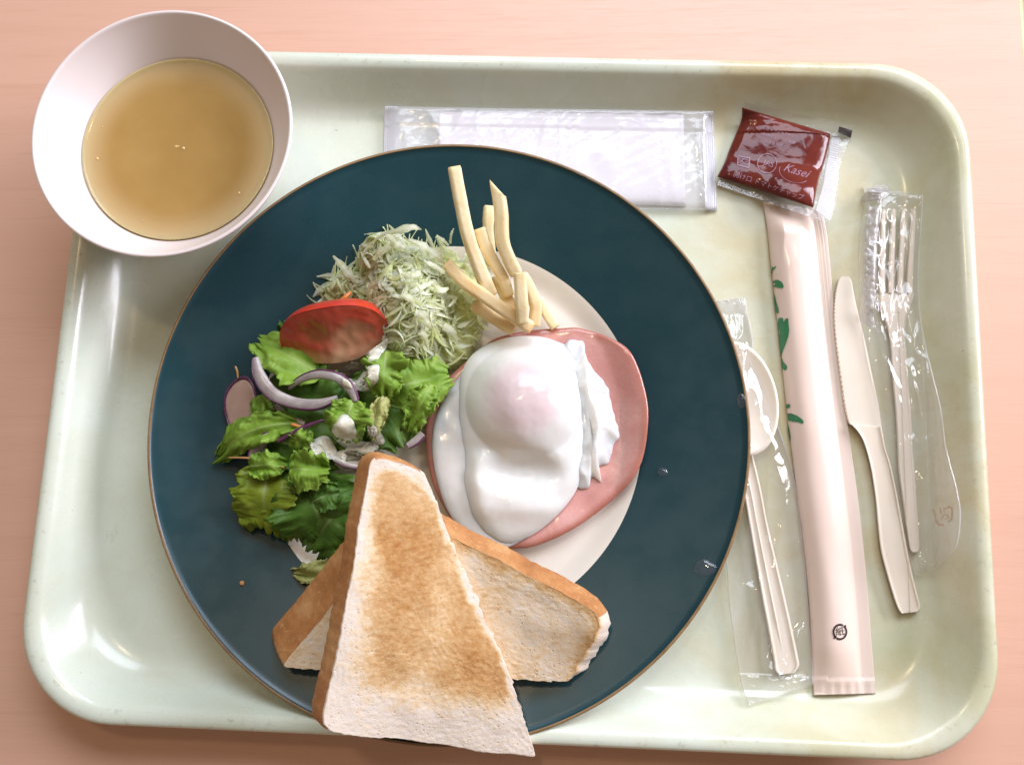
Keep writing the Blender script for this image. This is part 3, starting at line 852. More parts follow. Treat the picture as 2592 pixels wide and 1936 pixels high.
# ------------------------------------------------------------------ tomato wedge
def build_tomato():
    a = P(Z2(505, 975), .026); b = P(Z2(1165, 868), .030)
    ax = (b - a).normalized(); c = (a + b) / 2
    side = Vector((-ax.y, ax.x, 0)).normalized(); up = ax.cross(side) * 1.0
    if up.z < 0: up = -up
    half = (b - a).length / 2; R = .0265; ph0, ph1 = math.radians(-28), math.radians(42)
    sag = .0075
    t = thing('tomato_wedge', 'ripe red tomato wedge with cut face up, resting on the salad', 'tomato', (c.x, c.y, .012))
    skin = NT('tomato_skin'); skin.set(Base_Color=skin.ramp(skin.noise(60, 3), [(.3, (.52, .035, .018)), (.7, (.60, .055, .022))]), Roughness=.14); skin.sss(.15, (1, .2, .1), .003)
    flesh = NT('tomato_flesh'); gl = flesh.attr('gel')
    fc = flesh.ramp(flesh.noise(120, 4, .6), [(.3, (.46, .05, .03)), (.7, (.56, .10, .055))])
    fc = flesh.mix(gl, fc, (.40, .14, .05)); fc = flesh.mix(flesh.attr('pale'), fc, (.66, .40, .24))
    flesh.set(Base_Color=fc, Roughness=.16); flesh.sss(.4, (1, .3, .15), .004); flesh.set(Normal=flesh.bump(flesh.noise(350, 4), .25, .0008))
    axis_off = -side * .009   # the wedge's inner edge
    def pt(s, phi, rr):   # s -1..1 along, phi angle, rr 0..1 from inner edge to skin
        env = math.sqrt(max(0, 1 - abs(s) ** 2.2))
        r = R * env * rr
        q = c + ax * (s * half) + side * (r * math.cos(phi)) + up * (r * math.sin(phi) * .9)
        return q - side * sag * (1 - s * s) + Vector((0, 0, -.004 * (1 - rr)))
    ns, npp = 48, 18
    v = [pt(-1 + 2 * i / (ns - 1), lerp(ph0, ph1, j / (npp - 1)), 1 + .01 * math.sin(3.1 * i / ns)) for j in range(npp) for i in range(ns)]
    mesh_obj('skin', v, grid_faces(ns, npp), skin.m, t)
    nr = 26
    for phi, flip, dep in ((ph1, True, 1), (ph0, False, 0)):
        v, ga, pa = [], [], []
        for j in range(nr):
            rr = j / (nr - 1)
            for i in range(ns):
                s = -1 + 2 * i / (ns - 1)
                q = pt(s, phi, rr)
                wob = .35 * N3(s * 3.1, rr * 3, 4); g1 = sm(1.1, .2, math.hypot((s + .30) / .34, (rr - .58) / .30) + wob); g2 = sm(1.1, .2, math.hypot((s - .30) / .50, (rr - .42) / .36) - wob)
                g = max(g1, g2) * dep
                nrm = (-side * math.sin(phi) + up * math.cos(phi))
                q = q - nrm * (.0015 * g) + nrm * .0005 * N3(q.x * 300, q.y * 300, 3) * (1 - rr ** 8)
                v.append(q); ga.append(g * .8); pa.append(min(1, .75 * sm(.35, .05, rr) + .35 * sm(.25, .0, abs(s + .0) ) * sm(.9, .3, rr) + .55 * g2 * sm(-.2, .3, s)))
        mesh_obj('cut_face', v, grid_faces(ns, nr, 0, flip), flesh.m, t, attrs={'gel': ga, 'pale': pa})
build_tomato()

# ------------------------------------------------------------------ lettuce, onion, carrot, dressing
def m_leaf(name, dark, mid, light, transl=.35):
    m = NT(name); m.t.nodes.remove(m.b)
    col = m.ramp(m.noise(75, 5, .62), [(.28, dark), (.5, mid), (.74, light)])
    col = m.mix(m.math('MULTIPLY', m.attr('rib'), .75), col, (.62, .68, .36))
    pb = m.n('ShaderNodeBsdfPrincipled'); m.l(col, pb.inputs['Base Color']); pb.inputs['Roughness'].default_value = .42
    pb.inputs['Specular IOR Level'].default_value = .35
    h = m.math('ADD', m.noise(420, 4, .6), m.math('MULTIPLY', m.attr('rib'), .8))
    m.l(m.bump(h, .35, .0009), pb.inputs['Normal'])
    tr = m.n('ShaderNodeBsdfTranslucent'); m.l(m.mix(.35, col, (.35, .50, .04)), tr.inputs[0])
    mx = m.n('ShaderNodeMixShader'); mx.inputs[0].default_value = transl
    m.l(pb.outputs[0], mx.inputs[1]); m.l(tr.outputs[0], mx.inputs[2]); m.l(mx.outputs[0], m.out.inputs['Surface'])
    return m.m
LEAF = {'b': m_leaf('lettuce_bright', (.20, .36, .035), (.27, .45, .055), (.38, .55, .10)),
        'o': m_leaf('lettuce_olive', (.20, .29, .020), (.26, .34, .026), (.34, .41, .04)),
        'd': m_leaf('lettuce_shaded', (.05, .13, .018), (.09, .20, .025), (.16, .28, .045), .3),  # darker copy for low leaves, their shade put into the colour
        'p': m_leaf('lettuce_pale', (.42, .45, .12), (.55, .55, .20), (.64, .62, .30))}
def leaf(label, p0, p1, W, z0, z1, arch, frill, seed, mat, tilt=0.0, cup=0.0, freq=5, blunt=.5, curl=0.0):
    """p0 -> p1 photo px along the leaf; W full width in photo px; tilt raises one side"""
    rnd = random.Random(seed); nu, nv = 44, 56
    a, b = P(p0, z0), P(p1, z1); L = (b - a).length; d = (b - a).normalized(); s = Vector((-d.y, d.x, 0)).normalized()
    hw = W * 1.36 / 2 * .388 / 2200; ph = [rnd.random() * 6.3 for _ in range(6)]
    v, rib = [], []
    for j in range(nv):
        u = j / (nv - 1)
        w = hw * (math.sin(math.pi * (.04 + .92 * u ** .85)) ** blunt)
        for i in range(nu):
            q = -1 + 2 * i / (nu - 1); e = abs(q)
            jag = 1 + (.34 * N3(u * 5, seed, 9 * (q > 0)) + .16 * N3(u * 14, seed + 3, 9 * (q > 0)) + .07 * N3(u * 40, seed + 7, 9 * (q > 0))) * e ** 3
            ruff = frill * 1.5 * (e ** 1.6) * (1.5 * N3(u * freq * .9, q * 1.6 + 5, seed + 1) + .9 * N3(u * freq * 2.3, q * 2.5, seed + 4) + .45 * N3(u * freq * 5.5, q * 4, seed))
            endr = frill * 1.6 * sm(.7, 1, u) * N3(q * 3.1, seed, 3)
            low = .0035 * N3(u * 2.3, q * 1.7, seed + 11)
            pos = a + d * (L * u) + s * (w * q * jag + curl * hw * math.sin(math.pi * u))
            pos.z = lerp(z0, z1, u) + arch * math.sin(math.pi * u) + cup * e * e + tilt * q + ruff + endr + low
            pos += d * (.8 * frill * e * N3(u * freq * 2.5, q * 2, seed + 8)) + s * (.35 * ruff)
            tip = 1 + sm(.75, 1, u) * (.16 * N3(q * 3, seed, 5) + .08 * N3(q * 9, seed, 6))
            pos += d * (L * (tip - 1))
            pos.z = max(pos.z, plate_z(pos.x, pos.y) + .0008)
            v.append(pos)
            vein = .7 * sm(.07, .0, e) * sm(.9, .3, u) + .16 * max(0, N3(u * 6 - e * 3, q * 2.5, seed + 2))
            rib.append(min(1, vein * .8))
    # thickness: second skin just below
    f = grid_faces(nu, nv)
    o = mesh_obj('lettuce_leaf', v, f, LEAF[mat], attrs={'rib': rib})
    md = o.modifiers.new('thickness', 'SOLIDIFY'); md.thickness = .00035; md.offset = -1
    tag(o, label, 'lettuce', 'lettuce leaves in the salad')
def build_lettuce():
    # low, shaded leaves first
    leaf('big olive green lettuce leaf hanging lowest over the teal rim', ZL(470, 590), ZL(440, 1120), 118, .020, .017, .006, .0016, 3, 'o', blunt=.33)
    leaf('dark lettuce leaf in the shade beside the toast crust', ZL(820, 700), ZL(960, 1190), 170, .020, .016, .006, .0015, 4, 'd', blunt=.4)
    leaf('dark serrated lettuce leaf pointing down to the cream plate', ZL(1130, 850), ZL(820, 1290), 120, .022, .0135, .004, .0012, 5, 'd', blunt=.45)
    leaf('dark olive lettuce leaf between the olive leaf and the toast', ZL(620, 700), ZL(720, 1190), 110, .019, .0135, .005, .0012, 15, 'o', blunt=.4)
    leaf('pale yellow lettuce piece poking out below beside the crust', ZL(1080, 1400), ZL(680, 1480), 44, .0125, .0115, .003, .0009, 6, 'p', blunt=.5, curl=.5)
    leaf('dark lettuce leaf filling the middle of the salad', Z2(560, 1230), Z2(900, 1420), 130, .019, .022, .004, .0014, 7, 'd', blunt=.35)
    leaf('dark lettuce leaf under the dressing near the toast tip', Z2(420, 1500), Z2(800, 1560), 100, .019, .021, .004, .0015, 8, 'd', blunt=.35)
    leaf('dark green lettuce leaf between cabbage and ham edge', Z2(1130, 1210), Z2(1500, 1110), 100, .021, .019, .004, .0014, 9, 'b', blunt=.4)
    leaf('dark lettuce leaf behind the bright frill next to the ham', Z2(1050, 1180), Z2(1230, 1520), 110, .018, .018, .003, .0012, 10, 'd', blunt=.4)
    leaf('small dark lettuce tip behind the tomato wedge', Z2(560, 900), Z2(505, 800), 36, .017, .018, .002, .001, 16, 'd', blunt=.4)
    leaf('shaded green lettuce leaf at the bottom of the salad under the onion', Z2(420, 1180), Z2(780, 1330), 150, .016, .018, .003, .0012, 31, 'd', blunt=.35)
    leaf('shaded green lettuce leaf at the bottom beside the toast tip', ZL(560, 420), ZL(1080, 560), 150, .018, .019, .004, .0012, 32, 'd', blunt=.35)
    leaf('shaded green lettuce leaf beneath the dressing drips', Z2(860, 1180), Z2(1160, 1500), 150, .0165, .018, .003, .0012, 33, 'd', blunt=.35)
    # upper, lit leaves
    leaf('long lettuce leaf reaching out past the round purple-edged slice', Z2(600, 1395), Z2(125, 1600), 62, .026, .016, .006, .0017, 11, 'b', blunt=.45, curl=-.5)
    leaf('bright lettuce leaf folded under the tomato beside the thick onion arc', Z2(750, 1110), Z2(372, 905), 92, .020, .024, .006, .0014, 12, 'b', tilt=.003, blunt=.5)
    leaf('upright lettuce leaf beside the round purple-edged slice', Z2(370, 1230), Z2(420, 1400), 44, .022, .022, .003, .0009, 13, 'b', blunt=.4)
    leaf('bright ruffled lettuce leaf under the white dressing below the cabbage', Z2(1130, 960), Z2(1120, 1240), 74, .027, .026, .005, .0026, 14, 'b', blunt=.4, freq=6)
    leaf('curly light green lettuce frill touching the ham', Z2(1400, 1165), Z2(1270, 1440), 52, .030, .026, .004, .0026, 17, 'b', blunt=.35, freq=7)
    leaf('light green lettuce leaf standing in the middle above the dressing', Z2(930, 1260), Z2(890, 1500), 78, .033, .029, .005, .0020, 18, 'b', blunt=.35)
    leaf('thin pale lettuce stalk shining between leaf and ham', Z2(1120, 1240), Z2(1040, 1480), 34, .027, .027, .003, .0014, 19, 'p', blunt=.4)
    leaf('jagged mid green lettuce leaf just beside the toast top', ZL(640, 620), ZL(960, 640), 70, .028, .029, .003, .0018, 20, 'b', blunt=.35, freq=5)
    leaf('small jagged lettuce tip rising between onion strip and dressing', ZL(720, 470), ZL(770, 290), 46, .026, .031, .002, .0016, 21, 'b', blunt=.35)
    leaf('lettuce leaf lying across above the olive leaf', ZL(300, 600), ZL(620, 580), 50, .024, .024, .004, .0012, 22, 'b', blunt=.4)
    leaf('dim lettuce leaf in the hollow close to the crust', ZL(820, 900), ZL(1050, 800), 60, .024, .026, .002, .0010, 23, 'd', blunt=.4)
build_lettuce()

def build_onion():
    fl = NT('onion_flesh'); c = fl.ramp(fl.noise(1, 4, .65, (130, 130, 130)), [(.3, (.27, .21, .22)), (.5, (.36, .32, .30)), (.7, (.45, .41, .38))])
    fl.set(Base_Color=c, Roughness=.22); fl.sss(.45, (1, .85, .9), .004); fl.set(Normal=fl.bump(fl.noise(500, 3), .1, .0004))
    sk = NT('onion_skin'); sk.set(Base_Color=sk.ramp(sk.noise(150, 3), [(.3, (.075, .018, .055)), (.7, (.16, .045, .12))]), Roughness=.25)
    k = .372 / 2200 / 2.36
    def strip(label, pts, ws, h, side, crop_=Z2, kk=k, purple=False):
        n = 48; path = catmull([P(crop_(a, b), z) for a, b, z in pts], n); wv = catmull([Vector((w, 0)) for w in ws], n)
        t = thing('onion_slice', label, 'onion', (path[n // 2].x, path[n // 2].y, min(p.z for p in path) - h), 'red onion slices in the salad')
        def sec(i, s):
            w = wv[i].x * kk / 2; hh = .62 * h * min(1, wv[i].x / (max(ws) * .6)) / 2; w *= .88
            return [(w * a, hh * b) for a, b in ((-1, -.6), (-.85, -1), (.85, -1), (1, -.6), (1, .6), (.8, 1), (-.8, 1), (-1, .6))]
        v, f = sweep(path, sec); mesh_obj('flesh', v, f, sk.m if purple else fl.m, t)
        if not purple:
            def sec2(i, s):
                w = wv[i].x * kk / 2; w *= .88; hh = .62 * h * min(1, wv[i].x / (max(ws) * .6)) / 2; e = .0003 + w * .07
                return [(side * (w + .0001 + e * a), hh * b) for a, b in ((0, -1.02), (1, -.7), (1, .7), (0, 1.04), (-.5, 1.06), (-.5, .5))]
            v, f = sweep(path, sec2); mesh_obj('skin', v, f, sk.m, t)
    strip('thick pale onion arc curving under the tomato wedge', [(350, 1005, .030), (372, 1110, .031), (450, 1215, .031), (580, 1272, .031), (720, 1280, .032), (838, 1240, .032)], [40, 78, 84, 74, 66, 30], .0042, 1)
    strip('purple-edged onion arc standing over the middle of the salad', [(545, 1190, .027), (620, 1135, .032), (720, 1105, .035), (830, 1122, .036), (905, 1180, .035), (945, 1262, .033)], [20, 40, 54, 58, 60, 40], .004, -1)
    strip('bluish onion piece lying across the long lettuce leaf', [(330, 1625, .023), (350, 1545, .024), (420, 1478, .026), (505, 1442, .026)], [56, 70, 66, 20], .003, -1)
    strip('dim onion piece below the thick onion arc', [(465, 1285, .026), (530, 1355, .025), (640, 1400, .025)], [24, 62, 40], .003, 1)
    strip('thin dark purple onion strip across the dark lettuce', [(478, 1502, .030), (560, 1460, .031), (650, 1412, .032), (750, 1378, .032), (845, 1365, .030)], [20, 30, 24, 18, 14], .002, 1, purple=True)
    strip('short onion piece peeking out between ham and toast tip', [(1345, 1455, .026), (1300, 1500, .026), (1255, 1530, .026)], [50, 50, 40], .003, -1)
    strip('onion edge half hidden in dressing beside the toast top', [(1020, 545, .027), (1120, 585, .028), (1240, 600, .028)], [30, 40, 40], .003, 1, ZL, .372 / 2200 / 3.304)
    # the round slice with a purple edge
    cc = P(Z2(262, 1290), .017); rx, ry = 112 * k, 178 * k
    out = [Vector((cc.x + rx * math.cos(a) * 1.02 - .0004 * math.sin(3 * a), cc.y + ry * math.sin(a))) for a in [i / 72 * 2 * math.pi for i in range(72)]]
    t = thing('radish_slice', 'round beige vegetable slice with dark purple edge beside the lettuce', 'radish', (cc.x, cc.y, .012))
    zb = lambda x, y: max(.0155 + (x - cc.x) * .35, plate_z(x, y) + .0008)
    fm = NT('radish_flesh'); fm.set(Base_Color=fm.ramp(fm.noise(140, 4), [(.3, (.40, .26, .205)), (.7, (.48, .33, .26))]), Roughness=.35); fm.sss(.3, (1, .7, .6), .003)
    slab('flesh', out, zb, lambda x, y, tt: .0026 * math.sqrt(max(0, 1 - tt ** 16)), fm.m, 12, t)
    v, f = [], []; prof = [(.93, .0027), (1.0, .0030), (1.05, .0020), (1.05, .0006), (1.0, -.0002), (.94, .0)]
    for (s, h) in prof:
        for p in out:
            x = cc.x + (p.x - cc.x) * s; y = cc.y + (p.y - cc.y) * s; v.append((x, y, zb(x, y) + h))
    n = 72
    for j in range(len(prof)):
        j2 = (j + 1) % len(prof)
        for q in range(n): f.append((j * n + q, j * n + (q + 1) % n, j2 * n + (q + 1) % n, j2 * n + q))
    mesh_obj('skin', v, f, sk.m, t)
    # carrot shreds
    cm = simple('carrot', (.66, .19, .025), .35, (.74, .27, .05), 150, .1, 500); cm.sss(.2, (1, .4, .1), .002)
    pm = simple('pale_carrot', (.58, .30, .10), .4, (.68, .42, .18), 150).m
    for label, pts, w, mat in (('orange carrot stick sticking out below the round slice', [(205, 1430, .017), (180, 1500, .0165), (158, 1570, .0165)], 32, cm.m),
                               ('small orange carrot stick lying on the cabbage behind the tomato', [(848, 672, .026), (880, 645, .027), (915, 615, .026)], 26, cm.m),
                               ('long thin pale carrot thread over the olive lettuce leaf', [(182, 1600, .020), (300, 1602, .026), (400, 1618, .027), (520, 1660, .027)], 12, pm),
                               ('thin carrot thread standing up above the round slice', [(226, 1055, .020), (238, 1085, .020), (242, 1125, .019)], 12, pm),
                               ('short carrot piece under the thin purple onion strip', [(560, 1400, .028), (600, 1412, .028), (640, 1425, .027)], 18, cm.m)):
        path = catmull([P(Z2(a, b), z) for a, b, z in pts], 14)
        v, f = sweep(path, lambda i, s: [(w * k / 2 * a * (1 - .4 * abs(2 * s - 1) ** 4), w * k / 2 * b * .8) for a, b in ((-1, -.7), (-.6, -1), (.7, -1), (1, -.5), (1, .7), (.6, 1), (-.7, 1), (-1, .6))])
        tag(mesh_obj('carrot_shred', v, f, mat), label, 'carrot', 'carrot shreds in the salad')
build_onion()

from mathutils.bvhtree import BVHTree
def drape_tree(prefixes):
    v, f = [], []
    for o in list(bpy.data.objects):
        if o.type == 'MESH' and any(o.name.startswith(p) or (o.parent and o.parent.name.startswith(p)) for p in prefixes):
            off = parent_world(o); b = len(v)
            v += [x.co + off for x in o.data.vertices]; f += [tuple(i + b for i in q.vertices) for q in o.data.polygons]
    return BVHTree.FromPolygons(v, f)
def build_dressing():
    tree = drape_tree(['lettuce_leaf', 'tomato_wedge', 'onion_slice', 'dinner_plate', 'ham_slice', 'cabbage_heap'])
    def ground(x, y):
        h = tree.ray_cast(Vector((x, y, .09)), Vector((0, 0, -1)))
        return h[0].z if h[0] is not None else .01
    def soft(x, y):
        zs = sorted(ground(x + r * math.cos(a), y + r * math.sin(a)) for r in (.0008, .002, .0034, .0048) for a in [i * math.pi / 4 + r * 900 for i in range(8)])
        return sum(zs[12:26]) / 14
    m = NT('white_dressing'); m.set(Base_Color=(.66, .63, .50), Roughness=.20); m.sss(.6, (1, .85, .7), .004); m.b.inputs['Coat Weight'].default_value = .2
    m.set(Normal=m.bump(m.noise(160, 2), .1, .0008))
    k = .37 / 2200 / 2.36
    def blob(label, pts, z, h, sx=0.0, sy=0.0):
        z -= .006; out = catmull([xy(Z2(*p), z) for p in pts], 80, True); c = sum(out, Vector((0, 0))) / 80
        out = [c + (p - c) * (1.12 + .5 * N3(p.x * 150, p.y * 150, 3)) for p in out]
        zb = lambda x, y: soft(x, y) + .0004
        h *= .5
        o = slab('dressing_blob', out, zb, lambda x, y, t: h * (max(0, 1 - t ** 2.0)) ** .8 * (1 + .22 * N3(x * 130, y * 130, 6)) + .0002, m.m, 18)
        tag(o, label, 'dressing', 'blobs of white salad dressing')
    blob('white dressing blob below the tomato and cabbage', [(930, 1110), (960, 1060), (1010, 1070), (1080, 1065), (1075, 1120), (1020, 1170), (950, 1195), (905, 1160)], .0365, .0045)
    blob('white dressing smear on the lower tomato tip', [(820, 1045), (900, 1010), (1000, 1000), (1080, 930), (1115, 925), (1105, 985), (1020, 1040), (920, 1060), (830, 1070)], .034, .004)
    blob('round dressing blob at the jagged lettuce tip', [(690, 1530), (720, 1480), (770, 1490), (800, 1530), (800, 1590), (760, 1615), (710, 1590)], .0345, .0055)
    blob('wide dressing pool just above the toast tip', [(800, 1575), (880, 1540), (980, 1515), (1060, 1525), (1090, 1580), (1040, 1650), (900, 1650), (820, 1630)], .034, .005)
    blob('shiny dressing drip between the two lettuce frills', [(1025, 1440), (1050, 1410), (1080, 1440), (1095, 1490), (1080, 1515), (1040, 1500)], .0355, .004)
    blob('dressing coating the standing lettuce leaf', [(800, 1470), (830, 1400), (870, 1350), (930, 1370), (960, 1450), (900, 1510), (830, 1510)], .0395, .0035)
build_dressing()

# ------------------------------------------------------------------ clear film, packets and cutlery
def m_film(name, haze=.07, tint=(.995, .995, .995), rough=.05, bstr=.16, bscale=120, gain=1.3, haze_col=(.85, .84, .88)):
    m = NT(name); m.t.nodes.remove(m.b)
    n1 = m.noise(bscale, 3, .6, dist=.8)
    nb = m.bump(n1, bstr, .0012)
    tr = m.n('ShaderNodeBsdfTransparent'); tr.inputs[0].default_value = (*tint, 1)
    gl = m.n('ShaderNodeBsdfGlossy'); gl.inputs['Roughness'].default_value = rough; m.l(nb, gl.inputs['Normal'])
    df = m.n('ShaderNodeBsdfDiffuse'); df.inputs[0].default_value = (*haze_col, 1); m.l(nb, df.inputs['Normal'])
    fr = m.n('ShaderNodeLayerWeight'); fr.inputs[0].default_value = .5; m.l(nb, fr.inputs['Normal'])
    fac = m.math('MINIMUM', m.math('ADD', m.math('MULTIPLY', m.math('POWER', fr.outputs['Facing'], 4.0), .7), .045 * gain), 1.0)
    mx = m.n('ShaderNodeMixShader'); m.l(m.math('ADD', m.math('MULTIPLY', m.attr('edge'), .5), haze), mx.inputs[0]); m.l(tr.outputs[0], mx.inputs[1]); m.l(df.outputs[0], mx.inputs[2])
    m2 = m.n('ShaderNodeMixShader'); m.l(fac, m2.inputs[0]); m.l(mx.outputs[0], m2.inputs[1]); m.l(gl.outputs[0], m2.inputs[2])
    m.l(m2.outputs[0], m.out.inputs['Surface']); return m.m
FILM = m_film('clear_film')
def film_edge(nv, nu):
    a = []
    for j in range(nv):
        for i in range(nu):
            e = min(i, nu - 1 - i) / (nu - 1); w = min(j, nv - 1 - j) / (nv - 1)
            a.append(max(sm(.022, .004, e), .5 * sm(.05, .01, w) * (.5 + .5 * N3(i * .4, j * .5, 3))))
    return a + [0.0] * (nv * nu)
def ridged(x, y, s): return 1 - 2 * abs(N3(x, y, s))
class Patch:
    """a sheet laid over rows of photo px with height zf(u, v)"""
    def __init__(s, rows, zf):
        s.rows = rows; s.zf = zf; s.N = 240
        s.L = catmull([Vector((r[0], r[1])) for r in rows], s.N); s.R = catmull([Vector((r[2], r[3])) for r in rows], s.N)
    def uv(s, p):
        p = Vector(p); best = None
        for j in range(s.N):
            a, b = s.L[j], s.R[j]; d = b - a; u = (p - a).dot(d) / d.length_squared
            e = (a + d * u - p).length
            if best is None or e < best[0]: best = (e, u, j / (s.N - 1))
        return best[1], best[2]
    def at(s, p, off=.0002):
        u, v = s.uv(p); return on_tray(p, s.zf(min(1, max(0, u)), v) + off)
def decal(name, patch, poly, mat, parent, off=.00025):
    """flat print: outline in photo px laid on a patch"""
    import mathutils.geometry as mg
    pts = [Vector((a, b, 0)) for a, b in poly]
    tris = mg.tessellate_polygon([pts])
    # refine so that the print follows the sheet
    v = [Vector((p.x, p.y)) for p in pts]; f = [tuple(t) for t in tris]
    for _ in range(2):
        nf, mid = [], {}
        def mp(a, b):
            key = (min(a, b), max(a, b))
            if key not in mid: v.append((v[a] + v[b]) / 2); mid[key] = len(v) - 1
            return mid[key]
        for a, b, c in f:
            x, y, z = mp(a, b), mp(b, c), mp(c, a); nf += [(a, x, z), (x, b, y), (z, y, c), (x, y, z)]
        f = nf
    w = [patch.at(p, off) for p in v]
    f = [t if (w[t[1]] - w[t[0]]).cross(w[t[2]] - w[t[0]]).z > 0 else t[::-1] for t in f]
    return mesh_obj(name, w, f, mat, parent, True)
def text_decal(name, body, patch, center, size, ang, mat, parent, off=.00025, shear=0.0, arc=0.0):
    cu = bpy.data.curves.new(name, 'FONT'); cu.body = body; cu.align_x = 'CENTER'; cu.align_y = 'CENTER'; cu.resolution_u = 2; cu.shear = shear
    ob = bpy.data.objects.new('tmp_text', cu); COL.objects.link(ob); bpy.context.view_layer.update()
    dg = bpy.context.evaluated_depsgraph_get(); me = ob.evaluated_get(dg).to_mesh()
    pts = [x.co.copy() for x in me.vertices]; fs = [tuple(q.vertices) for q in me.polygons]
    ob.evaluated_get(dg).to_mesh_clear(); bpy.data.objects.remove(ob); bpy.data.curves.remove(cu)
    ca, sa = math.cos(ang), math.sin(ang); w = []
    for p in pts:
        x, y = p.x * size, -p.y * size
        y += arc * x * x / max(size, 1e-6)
        w.append(patch.at((center[0] + x * ca - y * sa, center[1] + x * sa + y * ca), off))
    if not w: return None
    f2 = []
    for t in fs:
        nrm = (w[t[1]] - w[t[0]]).cross(w[t[2]] - w[t[0]]); f2.append(t if nrm.z > 0 else t[::-1])
    return mesh_obj(name, w, f2, mat, parent, False)
def ring_poly(c, r0, a0, a1, n=24):
    return [(c[0] + r0 * math.cos(lerp(a0, a1, i / n)), c[1] + r0 * math.sin(lerp(a0, a1, i / n))) for i in range(n + 1)]
def band(c, r, w, a0, a1, n=28, sq=1.0, rot=0.0):
    o = ring_poly((0, 0), r + w / 2, a0, a1, n) + ring_poly((0, 0), r - w / 2, a1, a0, n)
    return [(c[0] + (x * math.cos(rot) - y * sq * math.sin(rot)), c[1] + (x * math.sin(rot) + y * sq * math.cos(rot))) for x, y in o]

# --- napkin packet
def build_napkin():
    c0 = [ZN(160, 85), ZN(2003, 115), ZN(2025, 672), ZN(130, 640)]
    base = P(ZN(1080, 380), 0)
    t = thing('napkin_packet', 'white folded napkin sealed in a clear plastic packet partly under the plate', 'napkin', (base.x, base.y, .0003))
    rows = [(ZN(160, 85)[0], ZN(160, 85)[1], ZN(145, 640)[0], ZN(145, 640)[1]), (*ZN(700, 96), *ZN(700, 652)), (*ZN(1300, 104), *ZN(1300, 662)), (*ZN(2003, 115), *ZN(2025, 672))]
    def inner(u, v): return .0006 + .0032 * (max(0, 1 - abs(2 * u - 1) ** 6)) ** .5 * (1 + .10 * N3(u * 3, v * 12, 2) + .10 * ridged(u * 2 + v * 5, v * 9, 6))
    nap = NT('napkin_paper'); nap.set(Base_Color=(.82, .79, .82), Roughness=.8)
    emb = nap.noise(1, 1, .5, (500, 1400, 1), rot=(0, 0, .6)); nap.set(Normal=nap.bump(emb, .12, .0004))
    r2 = [(*ZN(470, 112), *ZN(466, 600)), (*ZN(900, 118), *ZN(900, 620)), (*ZN(1400, 122), *ZN(1400, 635)), (*ZN(1835, 130), *ZN(1848, 650))]
    v, f = rows_solid(r2, 80, 30, inner, lambda u, v: .0006); mesh_obj('napkin', v, f, nap.m, t)
    film = m_film('cloudy_film', .30, (.99, .99, .99), .08, .26, 120, .9, (.88, .88, .92))
    def zf(u, v):
        e = (max(0, 1 - abs(2 * u - 1) ** 8)) ** .5
        seal = sm(0, .07, v) * sm(1, .95, v)
        w = .0008 * ridged(u * 2 + v * 6, v * 12, 3) + .00018 * ridged(u * 4, v * 26 + u * 9, 8) + .0006 * N3(u * 3, v * 40, 5) * sm(.8, .95, v)
        return .0008 + e * seal * (.0046 + w) + .0003 * (1 - seal) * math.sin(v * 900)
    v, f = rows_solid(rows, 220, 60, zf, lambda u, v: .0004); mesh_obj('wrapper', v, f, film, t)
    sealm = m_film('sealed_film', .5, (.98, .98, .98), .2, .2, 300, .8, (.86, .86, .92))
    for a, b in ((ZN(163, 88), ZN(236, 88)), (ZN(1940, 116), ZN(2003, 117))):
        x0, x1 = a[0], b[0]
        rr = [(x0, a[1], x0 - 4 + (a[0] > 1500) * 13, ZN(0, 640)[1] + (a[0] > 1500) * 13), (x1, b[1], x1 - 4 + (a[0] > 1500) * 13, ZN(0, 640)[1] + (a[0] > 1500) * 13)]
        v, f = rows_solid(rr, 24, 20, lambda u, v: .0019 + .00015 * math.sin(v * 40), lambda u, v: .0015); mesh_obj('end_seal', v, f, sealm, t)
build_napkin()

